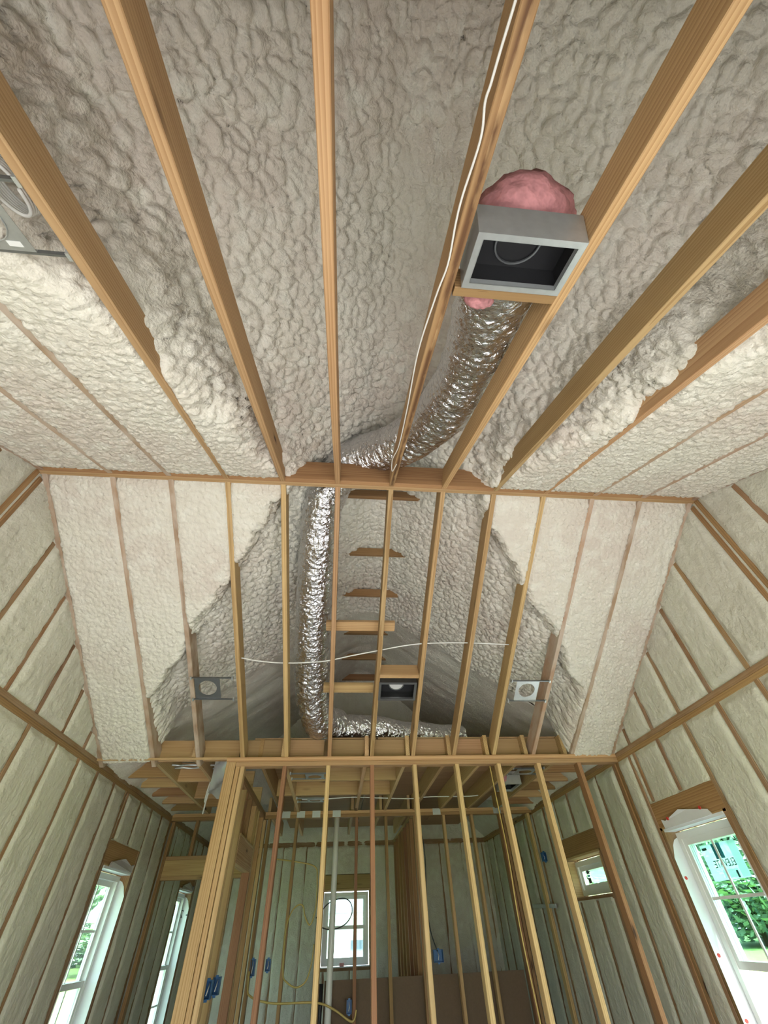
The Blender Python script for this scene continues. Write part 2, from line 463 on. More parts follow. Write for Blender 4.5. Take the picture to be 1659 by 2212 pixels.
# ridge beam of two plies
ridge = tag(empty('ridge_beam', (0, YR-0.038, ZR)), 'doubled pine ridge beam running across the top of the vault', 'beam', kind='structure')
for k in (0, 1):
    yy = YR-0.0195-0.039*k
    board('ply', (-XW-0.05, yy, ZR+0.112-0.004*k), (XW+0.05, yy, ZR+0.112-0.004*k), 0.0375, 0.215, PINE_DARK if k else PINE, ridge)
RD = 0.14
nf = math.hypot(1, SF); nn = math.hypot(1, SN)
def rafter(x, near, mat, bow=0.0):
    """left edge x; bottom face on the slope plane, plumb cut at the ridge."""
    if near:
        y0, y1 = YB-0.05, YN-0.018
        z0, z1 = znear(y0), znear(y1)
        off = Vector((0, -SN/nn, 1/nn))*(RD/2)
        return board('rafter', Vector((x+0.019, y1, z1))+off, Vector((x+0.019, y0, z0))+off, 0.038, RD, mat, ceil, (0, -SN, 1), sh0=SN, sh1=SN, bow=bow)
    y0, y1 = YR, YW+0.13
    off = Vector((0, SF/nf, 1/nf))*(RD/2)
    return board('rafter', Vector((x+0.019, y0, zfar(y0)))+off, Vector((x+0.019, y1, zfar(y1)))+off, 0.038, RD, mat, ceil, (0, SF, 1), sh0=SF, sh1=SF, bow=bow)
for i, x in enumerate(RAF):
    ax = abs(x+0.019)
    rafter(x, True, SPRAYED if ax > 1.45 else (PINE_STAIN if i == 5 else PINE), random.uniform(-.006, .006))
    rafter(x, False, SPRAYED if (x < -1.5 or x > 1.3) else PINE, random.uniform(-.01, .01))
for x in (-XW, XW-0.038):
    rafter(x, True, SPRAYED); rafter(x, False, SPRAYED)

def ceiling_foam():
    xs = np.arange(-2.52, 2.5201, 0.009); ys = np.arange(-1.25, YW+0.17, 0.009)
    Xg, Yg = np.meshgrid(xs, ys, indexing='ij')
    near = Yg < 1.99
    dy = np.where(near, YN-Yg, Yg-YR)
    zm = np.where(near, ZN+SN*(Yg-YN), ZR-SF*(Yg-YR))
    flat = np.stack([Xg, Yg, np.zeros_like(Xg)], -1).reshape(-1, 3)
    jit = fbm(flat*3.2, 11, 3).reshape(Xg.shape)
    big = fbm(flat*1.7, 21, 3).reshape(Xg.shape)
    b = np.where(near, 0.80+0.42*dy, np.minimum(0.79+0.69*dy, 2.03)) + 0.14*jit*np.where(near, 1, sstep(2.2, 1.6, dy))
    w = np.where(near, 0.17+0.13*np.clip(dy, 0, 2), 0.13)
    t = sstep(b-w, b+0.03, np.abs(Xg))                # 1: flush between the rafters, 0: up in the cross gable
    t = t*sstep(YB-0.15, YB, Yg)
    zc = 4.57 - 0.68*np.sqrt(Xg**2+0.10**2)
    zc = np.minimum(zc, 4.47)
    zc = zc + 0.05*big - 0.04*(1-sstep(-0.06, 0.06, Yg+0.10*jit-0.02))*(Yg < 1)
    zc = np.where(Yg > YB, np.maximum(zc, zm+0.06), zc)
    # rafter faces show through where the foam is flush
    cx = np.array([x+0.019 for x in RAF]+[-XW+0.019, XW-0.019])
    d = np.min(np.abs(Xg[..., None]-cx), -1)
    e = 0.017 + 0.006*fbm(flat*14, 31, 2).reshape(Xg.shape)
    s = sstep(e, e+0.018, d)
    flush = zm + (0.008*(1-s) - 0.007*s) + 0.006*big
    rb = sstep(0.0, 0.05, np.where(near, (YN-0.03)-Yg, Yg-YR))   # foam stops at the ridge beam
    flush = flush + 0.03*(1-rb)
    zl = np.minimum(4.57-0.68*np.sqrt(Xg**2+0.01), 4.47) - 0.10*sstep(2.1, 2.5, np.abs(Xg))
    flush = flush + (zl-flush)*sstep(YW+0.03, YW+0.15, Yg)
    zc = zc + 0.10*np.exp(-((Yg-2.02)/0.45)**2)*np.exp(-((Xg+0.2)/0.35)**2)
    z = t*flush + (1-t)*zc
    P = np.stack([Xg, Yg, z], -1)
    n = normals(P); n = n*np.sign(-n[..., 2:3])        # towards the room
    p3 = P.reshape(-1, 3)
    amp = (0.98+0.35*fbm(p3*2.3, 41, 2)).reshape(Xg.shape)
    l1 = lumps(p3, 0.075, 51, 0.3).reshape(Xg.shape)
    l2 = lumps(p3, 0.042, 61, 0.3).reshape(Xg.shape)
    deep = 1-t
    deep = 1-t**4
    disp = deep*amp*(0.042*l1+0.016*l2-0.024) + (t*s)*(0.005*l1+0.019*l2-0.010)
    P = P + n*disp[..., None]
    cxm = (xs[:-1]+xs[1:])/2
    keep = np.ones((len(xs)-1, len(ys)-1), bool)
    ym = (ys[:-1]+ys[1:])/2
    out = (np.abs(cxm)[:, None] > 0.72) & ((ym > 1.947) & (ym < 2.03))[None, :]     # the ridge beam passes here
    keep &= ~(out & (np.abs(cxm)[:, None] > 0.95))
    return grid_obj('foam', P, keep, FOAM, ceil)
ceiling_foam()

# collar ties of the cross gable, half buried in foam
for k, (y, x0, x1, z) in enumerate([(2.47, -0.28, 0.30, 4.335), (3.29, -0.29, 0.29, 4.335), (4.04, -0.28, 0.27, 4.335), (4.93, -0.22, 0.27, 4.335), (5.66, -0.2, 0.27, 4.335), (6.35, -0.28, 0.2, 4.335)]):
    board('collar_tie', (x0-0.12, y+0.02, z+0.045), (x1+0.12, y+0.02, z+0.045), 0.038, 0.09, PINE_DARK, ceil)
# two loose 2x4 duct supports lying across the rafters
def on_far(x, y, lift): return Vector((x, y, zfar(y))) + Vector((0, SF/nf, 1/nf))*lift
board('duct_support', on_far(-0.46, 3.20, RD+0.019), on_far(0.154, 3.195, RD+0.019), 0.09, 0.038, PINE, ceil, (0, SF, 1))
board('duct_support', on_far(-0.47, 3.81, RD+0.019), on_far(0.00, 3.81, RD+0.019), 0.09, 0.038, PINE, ceil, (0, SF, 1))
# blocks beside the supply boots
board('blocking', on_far(0.034, 3.575, 0.07), on_far(0.393, 3.575, 0.07), 0.038, 0.14, PINE, ceil, (0, SF, 1))
def on_near(x, y, lift): return Vector((x, y, znear(y))) + Vector((0, -SN/nn, 1/nn))*lift
board('blocking', on_near(0.036, 0.402, 0.045), on_near(0.401, 0.402, 0.045), 0.038, 0.09, PINE_DARK, ceil, (0, -SN, 1))

# ================================================================== low ceiling over the far rooms
low = struct('ceiling_low', 'flat joisted ceiling with plywood deck beyond the stud partition', 'ceiling')
JH = 0.184
JX = [(-2.04, PINE_PALE), (-1.655, PINE_PALE), (-0.83, PINE_PALE), (-0.03, PINE_PALE), (0.375, PINE_PALE), (0.79, PINE), (1.175, PINE), (1.575, PINE), (1.985, PINE)]
def joist(x, y0, y1, m=PINE, h=JH): return board('joist', (x, y0, ZP+h/2), (x, y1, ZP+h/2), 0.038, h, m, low)
for x, m in JX:
    joist(x, YW+0.02, Y2+0.05, m)
for x in (-1.25, -0.9, -0.5, -0.1, 0.3, 0.7):
    joist(x+0.02, Y2+0.04, 8.9, PINE_PALE)
joist(-1.06, YW+0.1, Y2, PINE_DARK)
# trimmers across the joists
for y, x0, x1, m in [(5.36, -0.86, 0.355, PINE), (6.03, -1.04, 0.355, PINE), (6.08, -2.02, -1.675, PINE), (5.65, -1.64, -1.28, PINE), (6.4, -1.64, -1.28, PINE), (5.3, -2.02, -1.675, PINE), (6.55, -2.02, -1.675, PINE_DARK)]:
    board('trimmer', (x0, y, ZP+0.095), (x1, y, ZP+0.095), 0.038, JH-0.01, m, low)
# rim blocks standing on the plate between the joists
xe = [-2.49] + [x for x, m in JX] + [2.49]
xe = sorted(xe + [-1.24, -0.43])
for a, c in zip(xe[:-1], xe[1:]):
    if c-a < 0.06 or a < -2.3: continue
    board('rim_block', (a+0.02, YW+0.125, ZP+0.09), (c-0.02, YW+0.125, ZP+0.09), 0.03, 0.178, PINE if c < -1 else PLY, low)
# plywood attic deck, sheet by sheet
for x0 in (-1.14, 0.09, 1.31):
    for y0 in (YW+0.13, 5.77, 6.99, 8.21):
        x1 = min(x0+1.215, 2.0); y1 = min(y0+1.21 if y0 > 5 else 5.76, 9.55)
        box('plywood_sheet', x0, x1, y0, y1, ZP+JH+0.001, ZP+JH+0.017, PLY, low)
def low_foam():
    ys = np.arange(YW+0.14, Y3+0.05, 0.02)
    xs = np.arange(-2.56, 2.561, 0.02)
    Xg, Yg = np.meshgrid(xs, ys, indexing='ij')
    z = 4.57 - 0.68*np.sqrt(Xg**2+0.1**2); z = np.minimum(z, 4.47)
    z = z - 0.10*sstep(2.1, 2.5, np.abs(Xg))
    fl_ = np.stack([Xg, Yg, z], -1).reshape(-1, 3)
    big = fbm(fl_*1.6, 5, 3).reshape(Xg.shape)
    cy = np.arange(4.72, 9.7, 0.4064); d = np.min(np.abs(Yg[..., None]-cy), -1)
    z = z + 0.05*big - 0.012*sstep(0.02, 0.12, d)
    P = np.stack([Xg, Yg, z], -1); n = normals(P); n = n*np.sign(-n[..., 2:3])
    P = P + n*(0.014*lumps(P.reshape(-1, 3), 0.06, 71).reshape(Xg.shape))[..., None]
    grid_obj('foam', P, np.ones((len(xs)-1, len(ys)-1), bool), FOAM, low)
    # foamed gable end closing the attic
    zs = np.arange(ZP+0.2, 4.62, 0.025); Xg, Zg = np.meshgrid(xs, zs, indexing='ij')
    Yg = 7.35 - 0.75*(Zg-3.2) + 0.06*fbm(np.stack([Xg, Zg, Zg*0], -1).reshape(-1, 3)*2, 9, 3).reshape(Xg.shape)
    P = np.stack([Xg, Yg, Zg], -1)
    P[..., 1] -= (0.02*lumps(P.reshape(-1, 3), 0.07, 73)).reshape(Xg.shape)
    xm = (xs[:-1]+xs[1:])[:, None]/2; zm = (zs[:-1]+zs[1:])[None, :]/2
    grid_obj('foam_end', P, zm < 4.75-0.68*np.abs(xm), FOAM, low)
low_foam()
# short lookouts from the outer joist into the foam above the side walls
for s in (-1, 1):
    for k in range(1, 6):
        y = 4.72+0.4064*k
        board('lookout', (s*2.47, y, ZP+0.092), (s*(2.062 if s < 0 else 2.008), y, ZP+0.092), 0.038, 0.165, PINE_DARK if k % 2 else PINE, low)

# ================================================================== side walls
WINS = {'left': [(5.34, 6.10, 0.55, 2.075), (8.15, 8.90, 0.55, 2.075)],
        'right': [(3.38, 4.15, 0.55, 2.075), (5.37, 6.235, 1.757, 2.075)]}
def side_wall(side):
    s = -1 if side == 'left' else 1
    wl = struct('wall_'+side, {'left': 'foamed exterior stud wall and gable with two tall narrow windows', 'right': 'foamed exterior stud wall and gable with one small and one tall window'}[side])
    wins = WINS[side]
    def X(d): return s*(XW+d)                      # d outwards from the stud face
    def stud(y, z0, z1, m=WALLSTUD, w=0.038): board('stud', (X(0.07), y, z0), (X(0.07), y, z1), w, 0.14, m, wl, (0, 1, 0) if False else (1, 0, 0), bow=0)
    # double top plate
    for k in (0, 1):
        board('top_plate', (X(0.07), YB-0.1, ZP-0.019-0.0385*k), (X(0.07), Y3+0.1, ZP-0.019-0.0385*k), 0.14, 0.0375, PINE_DARK if k else WALLSTUD, wl)
    pos = []
    y = 2.09-0.4064*6
    while y < Y3:
        pos.append(y); y += 0.4064
    ST = []                                        # (y, z0, z1)
    hz0, hz1 = 2.105, 2.29
    for y in pos:
        inw = [w for w in wins if w[0]-0.09 < y < w[1]+0.09]
        if inw:
            w = inw[0]
            if w[0]-0.02 < y < w[1]+0.02:
                ST.append((y, hz1, ZP-0.077)); ST.append((y, 0.0, w[2]-0.04))
        else: ST.append((y, 0.0, ZP-0.077))
    for (a, c, z0, z1) in wins:
        ST += [(a-0.022, 0, hz0), (a-0.062, 0, ZP-0.077), (c+0.022, 0, hz0), (c+0.062, 0, ZP-0.077)]
        n = (c-a)/2
        board('header', (X(0.035), a-0.04, (hz0+hz1)/2-0.003), (X(0.035), c+0.04, (hz0+hz1)/2-0.003), 0.06, hz1-hz0, PINE_DARK, wl)
        board('header_shim', (X(0.06), a-0.04, hz0-0.012), (X(0.06), c+0.04, hz0-0.012), 0.12, 0.022, PINE_PALE, wl)
        board('sill_plate', (X(0.07), a, z0-0.02), (X(0.07), c, z0-0.02), 0.14, 0.038, WALLSTUD, wl)
    if side == 'right': ST += [(4.45, 0, ZP-0.077), (4.50, 0, ZP-0.077)]
    else: ST += [(6.93, 0, ZP-0.077)]
    for (y, z0, z1) in ST: stud(y, z0, z1, PINE_DARK if abs(y-4.45) < .06 and side == 'right' else WALLSTUD)
    # gable studs above the plate
    GS = [y for y in pos if y > YB+0.2 and y < YW-0.1 and not (1.9 < y < 2.15)] + [1.985, 2.045]
    for y in GS:
        zt = (znear(y) if y < 1.99 else zfar(y))-0.005
        stud(y, ZP, zt, PINE_DARK if 1.9 < y < 2.1 else WALLSTUD)
    # foam field over the whole wall
    ys = np.arange(YB-0.02, Y3+0.02, 0.016); zs = np.arange(0.0, 3.95, 0.016)
    Yg, Zg = np.meshgrid(ys, zs, indexing='ij')
    flat = np.stack([np.full_like(Yg, s*7.3), Yg, Zg], -1).reshape(-1, 3)
    big = fbm(flat*2.0, 81, 3).reshape(Yg.shape)
    e = 0.014 + 0.030*fbm(flat*np.array([1, 6, 1.9]), 91, 3).reshape(Yg.shape) + 0.014*fbm(flat*np.array([1, 18, 13]), 95, 2).reshape(Yg.shape)
    dmin = np.full(Yg.shape, 9.0)
    for (y, z0, z1) in ST + [(y, ZP, 4.0) for y in GS]:
        dd = np.where((Zg > z0-0.01) & (Zg < z1+0.01), np.abs(Yg-y), 9.0); dmin = np.minimum(dmin, dd)
    dpl = np.where((Yg < Y3), np.maximum(np.abs(Zg-(ZP-0.039))-0.030, 0), 9)
    dmin = np.minimum(dmin, dpl+0.004)
    sm = sstep(e, e+0.045, dmin)
    h = -0.010*(1-sm) + (0.002+0.018*big)*sm          # inwards
    l1 = lumps(flat, 0.06, 101, 0.5, (1, 1.4, 0.6)).reshape(Yg.shape)
    l2 = lumps(flat, 0.03, 111, 0.5).reshape(Yg.shape)
    up = sstep(2.5, 2.9, Zg)
    h = h + sm*(0.007+0.004*up)*l1 + sm*0.007*l2
    P = np.stack([s*(XW-h), Yg, Zg], -1)
    ym = (ys[:-1]+ys[1:])[:, None]/2; zm_ = (zs[:-1]+zs[1:])[None, :]/2
    top = np.where(ym < 1.99, ZN+SN*(ym-YN), ZR-SF*(ym-YR))+0.02
    top = np.where(ym > YW+0.10, ZP-0.02, top)
    keep = zm_ < top
    for (a, c, z0, z1) in wins:
        keep &= ~((ym > a-0.045) & (ym < c+0.045) & (zm_ > z0-0.03) & (zm_ < hz1-0.01))
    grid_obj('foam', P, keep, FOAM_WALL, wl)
    # sheathing outside, panel by panel round the openings
    yb = YB-0.1
    for (a, c, z0, z1) in sorted(wins):
        box('sheathing_panel', *sorted((X(0.142), X(0.155))), yb, a, 0, 3.0, SHEATH, wl)
        box('sheathing_panel', *sorted((X(0.142), X(0.155))), a, c, z1, 3.0, SHEATH, wl)
        box('sheathing_panel', *sorted((X(0.142), X(0.155))), a, c, 0, z0, SHEATH, wl)
        yb = c
    box('sheathing_panel', *sorted((X(0.142), X(0.155))), yb, Y3+0.2, 0, 3.0, SHEATH, wl)
    return wl
WL = side_wall('left'); WR = side_wall('right')

# ================================================================== stud partition at the far side of the room
par = struct('wall_far', 'open pine stud partition with double top plate below the far slope')
board('top_plate', (-1.34, YW+0.045, ZP-0.019), (XW, YW+0.045, ZP-0.019), 0.089, 0.0375, PINE, par)
board('top_plate', (-1.25, YW+0.045, ZP-0.0575), (XW, YW+0.045, ZP-0.0575), 0.089, 0.0375, PINE, par)
board('edge_strip', (-XW, YW+0.01, ZP-0.008), (-1.34, YW+0.01, ZP-0.008), 0.02, 0.02, PINE_PALE, par)
def pstud(x, m, w=0.038, y=YW, z1=ZP-0.077, d=0.089, z0=0, parent=par, name='stud'): return board(name, (x, y+d/2, z0), (x, y+d/2, z1), w, d, m, parent, (0, 1, 0), bow=random.uniform(-.004, .004))
for x, m in [(-0.80, FIR), (-0.395, PINE_PALE), (0.02, FIR), (0.43, PINE_PALE), (0.845, PINE_PALE), (1.262, PINE_PALE), (1.668, PINE_PALE), (2.085, FIR)]:
    pstud(x, m)
pstud(-1.295, PINE, 0.085, z1=ZP-0.04, d=0.13, name='post')
pstud(-1.228, PINE, 0.038, d=0.089); pstud(-1.186, PINE_PALE, 0.038, d=0.089)

# ------------------------------------------------------------------ hall wall running back from the post
hall = struct('wall_hall', 'stud wall with a door header running back from the built up post')
HX = -1.315
for k in (0, 1):
    board('top_plate', (HX, YW+0.14, ZP-0.019-0.0385*k), (HX, Y2, ZP-0.019-0.0385*k), 0.089, 0.0375, PINE_DARK, hall)
def hstud(y, m, z0=0, z1=ZP-0.077, w=0.038): return board('stud', (HX, y, z0), (HX, y, z1), 0.089, w, m, hall, (0, 1, 0))
hstud(4.62, PINE); hstud(4.98, PINE); hstud(5.30, PINE_PALE); hstud(5.341, PINE, 0, 2.08)
hstud(6.345, FIR, 0, 2.08); hstud(6.386, PINE_PALE); hstud(6.427, PINE_PALE); hstud(6.80, PINE_DARK)
hstud(5.42, FIR, 2.31); hstud(5.75, FIR, 2.31); hstud(6.1, PINE, 2.31); hstud(6.3, PINE, 2.31)
board('header', (HX, 5.36, 2.185), (HX, 6.365, 2.185), 0.089, 0.21, PINE_PALE, hall)
board('header_cap', (HX+0.003, 5.36, 2.30), (HX+0.003, 6.365, 2.30), 0.1, 0.02, PINE_PALE, hall)

# ------------------------------------------------------------------ second cross wall
crs = struct('wall_cross', 'second stud wall with grey nail plates beyond the partition')
for k in (0, 1):
    board('top_plate', (-XW, Y2+0.045, ZP-0.019-0.0385*k+0.012), (XW, Y2+0.045, ZP-0.019-0.0385*k+0.012), 0.089, 0.0375, PINE_DARK if k else PINE, crs)
for x, m in [(-0.835, PINE_DARK), (-0.43, PINE_DARK), (-0.02, FIR), (0.385, PINE_DARK), (0.79, PINE_DARK), (1.205, PINE), (1.61, PINE), (2.02, FIR), (2.065, FIR), (2.44, PINE), (-1.21, PINE_DARK)]:
    pstud(x, m, y=Y2, parent=crs, z1=ZP-0.066)
# opening on the hall side
board('header', (-XW+0.06, Y2+0.045, 2.20), (-1.25, Y2+0.045, 2.20), 0.089, 0.15, PINE, crs)
board('header_plate', (-XW+0.06, Y2+0.045, 2.295), (-1.25, Y2+0.045, 2.295), 0.089, 0.038, PINE, crs)
board('header_plate', (-XW+0.06, Y2+0.045, 2.105), (-1.25, Y2+0.045, 2.105), 0.089, 0.038, PINE, crs)
pstud(-2.155, PINE_DARK, y=Y2, z0=2.315, z1=ZP-0.066, parent=crs); pstud(-1.75, PINE_DARK, y=Y2, z0=2.315, z1=ZP-0.066, parent=crs)
pstud(-2.46, PINE_DARK, y=Y2, parent=crs); pstud(-1.27, PINE, y=Y2, parent=crs)
for x in (-0.99, -0.79, -0.58, -0.30, 1.11, 1.99):
    box('nail_plate', x-0.055, x+0.055, Y2-0.004, Y2-0.001, ZP-0.062, ZP+0.012, ZINC, crs)

# ------------------------------------------------------------------ dividing wall behind it
div = struct('wall_divider', 'reddish stud wall seen end on between the far rooms')
board('top_plate', (0.80, Y2+0.1, ZP-0.03), (0.80, Y3, ZP-0.03), 0.089, 0.0375, PINE, div)
for k in range(7):
    y = 7.3+0.36*k
    board('stud', (0.80, y, 0), (0.80, y, ZP-0.05), 0.089, 0.038, FIR if k < 3 else PINE_DARK, div, (0, 1, 0))

# ------------------------------------------------------------------ back wall
bk = struct('wall_back', 'foamed exterior back wall with one double hung window')
BW = (-0.47, 0.315, 1.19, 2.07)
for k in (0, 1):
    board('top_plate', (-XW, Y3+0.07, ZP-0.019-0.0385*k), (XW, Y3+0.07, ZP-0.019-0.0385*k), 0.14, 0.0375, WALLSTUD, bk)
BS = []
x = -2.44
while x < 2.5:
    if not (BW[0]-0.05 < x < BW[1]+0.05): BS.append((x, 0, ZP-0.077))
    else: BS.append((x, 0, BW[2]-0.04))
    x += 0.4064
BS += [(BW[0]-0.022, 0, 2.10), (BW[0]-0.062, 0, ZP-0.077), (BW[1]+0.022, 0, 2.10), (BW[1]+0.062, 0, ZP-0.077)]
for (x, z0, z1) in BS: pstud(x, WALLSTUD, y=Y3, z0=z0, z1=z1, d=0.14, parent=bk)
board('header', (BW[0]-0.04, Y3+0.035, 2.19), (BW[1]+0.04, Y3+0.035, 2.19), 0.06, 0.18, PINE, bk)
board('header_plate', (BW[0]-0.04, Y3+0.06, 2.085), (BW[1]+0.04, Y3+0.06, 2.085), 0.12, 0.025, PINE_PALE, bk)
board('sill_plate', (BW[0], Y3+0.07, BW[2]-0.02), (BW[1], Y3+0.07, BW[2]-0.02), 0.14, 0.038, WALLSTUD, bk)
def back_foam():
    xs = np.arange(-2.52, 2.521, 0.018); zs = np.arange(0, 4.5, 0.018)
    Xg, Zg = np.meshgrid(xs, zs, indexing='ij')
    flat = np.stack([Xg, np.full_like(Xg, 3.3), Zg], -1).reshape(-1, 3)
    big = fbm(flat*2.2, 121, 3).reshape(Xg.shape)
    e = 0.0+0.016*fbm(flat*np.array([9, 1, 2.4]), 131, 3).reshape(Xg.shape)
    dm = np.full(Xg.shape, 9.0)
    for (x, z0, z1) in BS: dm = np.minimum(dm, np.where((Zg > z0) & (Zg < z1+0.01), np.abs(Xg-x), 9))
    dm = np.minimum(dm, np.maximum(np.abs(Zg-(ZP-0.039))-0.03, 0)+0.004)
    sm = sstep(e, e+0.025, dm)
    h = -0.012*(1-sm)+(0.012+0.014*big)*sm + sm*0.016*lumps(flat, 0.07, 141, 0.4, (1.5, 1, 0.6)).reshape(Xg.shape)
    P = np.stack([Xg, Y3-h, Zg], -1)
    xm = (xs[:-1]+xs[1:])[:, None]/2; zm = (zs[:-1]+zs[1:])[None, :]/2
    keep = zm < 4.6-0.68*np.abs(xm)
    keep &= ~((xm > BW[0]-0.04) & (xm < BW[1]+0.04) & (zm > BW[2]-0.03) & (zm < 2.28))
    grid_obj('foam', P, keep, FOAM, bk)
back_foam()
for x0, x1, z0, z1 in [(-2.66, BW[0], 0, 3), (BW[1], 2.66, 0, 3), (BW[0], BW[1], 0, BW[2]), (BW[0], BW[1], BW[3], 3)]:
    box('sheathing_panel', x0, x1, Y3+0.142, Y3+0.155, z0, z1, SHEATH, bk)

# ------------------------------------------------------------------ wall behind the viewer with a wide opening added to let daylight in
bh = struct('wall_behind', 'framed wall with a wide opening added for daylight behind the viewpoint')
for x0, x1, z0, z1 in [(-2.65, -1.95, 0, 2.7), (1.95, 2.65, 0, 2.7), (-1.95, 1.95, 2.12, 2.7)]:
    box('wall_panel', x0, x1, YB-0.16, YB-0.04, z0, z1, SHEATH, bh)
box('light_block_panel', -2.7, 2.7, -1.4, YB-0.16, 2.62, 2.68, SHEATH, bh)  # unseen panel added to block sky light from the gap below the gable
# roof skin so that daylight only enters through the openings
rf = struct('roof', 'plywood roof deck above the foam', 'roof')
def slab(name, pts, th, mat, parent):
    pts = [Vector(p) for p in pts]; V = pts + [p+Vector((0, 0, th)) for p in pts]
    put(name, mesh(name, V, [(3, 2, 1, 0), (4, 5, 6, 7), (0, 1, 5, 4), (1, 2, 6, 5), (2, 3, 7, 6), (3, 0, 4, 7)]), mat, parent)
slab('roof_deck', [(-2.75, -1.35, 4.25), (0, -1.35, 5.0), (0, Y3+0.4, 5.0), (-2.75, Y3+0.4, 4.25)], 0.02, SHEATH, rf)
slab('roof_deck', [(0, -1.35, 5.0), (2.75, -1.35, 4.25), (2.75, Y3+0.4, 4.25), (0, Y3+0.4, 5.0)], 0.02, SHEATH, rf)
for s in (-1, 1):
    box('gable_panel', *sorted((s*2.66, s*2.68)), -1.35, Y3+0.4, 2.9, 4.3, SHEATH, rf)
for y in (-1.3, Y3+0.3):
    box('gable_panel', -2.7, 2.7, y-0.01, y+0.01, 2.6, 5.05, SHEATH, rf)

# ================================================================== windows
def window(name, label, frame_of, u0, u1, v0, v1, kind, flash=True):
    """frame_of(u, d, v) -> world point; u along the wall, d outwards from the stud face, v up."""
    root = struct(name, label, 'window')
    def mb(nm, a0, a1, d0, d1, b0, b1, mat, parent=None):
        P = [frame_of(a, d, b) for a in (a0, a1) for d in (d0, d1) for b in (b0, b1)]
        lo = [min(p[k] for p in P) for k in range(3)]; hi = [max(p[k] for p in P) for k in range(3)]
        return box(nm, lo[0], hi[0], lo[1], hi[1], lo[2], hi[2], mat, parent or root)
    fw = 0.045
    a0, a1, b0, b1 = u0+0.012, u1-0.012, v0+0.012, v1-0.015
    mb('frame_jamb', a0, a0+fw, 0.088, 0.165, b0, b1, WHITE); mb('frame_jamb', a1-fw, a1, 0.088, 0.165, b0, b1, WHITE)
    mb('frame_head', a0+fw, a1-fw, 0.088, 0.165, b1-fw, b1, WHITE); mb('frame_sill', a0+fw, a1-fw, 0.088, 0.165, b0, b0+fw, WHITE)
    ia0, ia1, ib0, ib1 = a0+fw, a1-fw, b0+fw, b1-fw
    def sash(c0, c1, d, muntins):
        sw = 0.042
        sh = mb('sash', ia0, ia0+sw, d, d+0.03, c0, c1, WHITE)
        mb('stile', ia1-sw, ia1, d, d+0.03, c0, c1, WHITE, sh)
        mb('top_rail', ia0+sw, ia1-sw, d, d+0.03, c1-sw, c1, WHITE, sh)
        mb('bottom_rail', ia0+sw, ia1-sw, d, d+0.03, c0, c0+sw, WHITE, sh)
        mb('pane', ia0+sw, ia1-sw, d+0.013, d+0.017, c0+sw, c1-sw, GLASS, sh)
        um, vm = (ia0+ia1)/2, (c0+c1)/2
        if muntins:
            mb('muntin', um-0.009, um+0.009, d+0.005, d+0.0128, c0+sw, c1-sw, WHITE, sh)
            mb('muntin', ia0+sw, ia1-sw, d+0.0055, d+0.0125, vm-0.009, vm+0.009, WHITE, sh)
        return sh
    if kind == 'fixed': sash(ib0, ib1, 0.11, False)
    else:
        mid = (ib0+ib1)/2
        sash(mid-0.02, ib1, 0.13, kind == 'grid')
        if kind == 'raised': sash(mid-0.02, ib1, 0.095, True); 
        else: sash(ib0, mid+0.02, 0.095, kind == 'grid')
    if kind == 'raised': pass
    if flash:      # membrane lapped over the jamb, cut to a curve near the head, and over the sill
        for uu, t in ((u1-0.002, -1), (u0+0.002, 1)):
            pts = [(0.095, v0), (-0.004, v0), (-0.004, v1-0.17), (0.006, v1-0.15), (0.03, v1-0.09), (0.06, v1-0.055), (0.095, v1-0.04)]
            V = [frame_of(uu, d, z) for d, z in pts] + [frame_of(uu+t*0.003, d, z) for d, z in pts]
            n = len(pts); F = [tuple(range(n)), tuple(reversed(range(n, 2*n)))] + [(i, (i+1) % n, n+(i+1) % n, n+i) for i in range(n)]
            put('flashing', mesh('flashing', V, F), MEMBRANE, root)
        mb('sill_flashing', u0, u1, -0.006, 0.09, v0, v0+0.006, MEMBRANE)
        mb('head_flashing', u0, u1-0.02, -0.008, 0.09, v1-0.006, v1+0.014, MEMBRANE)
        # torn flap standing up above the head
        pts = [(u0+0.10, v1+0.01), (u1-0.06, v1+0.01), (u1-0.05, v1+0.075), (u1-0.10, v1+0.06), ((u0+u1)/2+0.05, v1+0.10), ((u0+u1)/2-0.04, v1+0.085), (u0+0.13, v1+0.05)]
        V = [frame_of(u, -0.012-0.02*random.random(), v) for u, v in pts] + [frame_of(u, -0.006, v) for u, v in pts]
        n = len(pts); F = [tuple(range(n)), tuple(reversed(range(n, 2*n)))] + [(i, (i+1) % n, n+(i+1) % n, n+i) for i in range(n)]
        put('membrane_flap', mesh('membrane_flap', V, F), FILM if kind != 'raised' else MEMBRANE, root)
    return root, mb
fL = lambda u, d, v: (-(XW+d), u, v)
fR = lambda u, d, v: (XW+d, u, v)
fB = lambda u, d, v: (u, Y3+d, v)
w1, mb1 = window('window_1', 'tall white double hung window near the built up post, left wall', fL, 5.34, 6.10, 0.55, 2.075, 'grid')
w2, mb2 = window('window_2', 'farther narrow tall window left of the post, beyond the hall header', fL, 8.15, 8.90, 0.55, 2.075, 'grid')
w3, mb3 = window('window_3', 'tall window with raised sash and maker sticker on its glass, right wall', fR, 3.38, 4.15, 0.55, 2.075, 'raised')
w4, mb4 = window('window_4', 'small square fixed window high on the right wall', fR, 5.37, 6.235, 1.757, 2.075, 'fixed', False)
w5, mb5 = window('window_5', 'double hung window in the back wall seen through the studs', fB, BW[0], BW[1], BW[2], BW[3], 'plain', False)
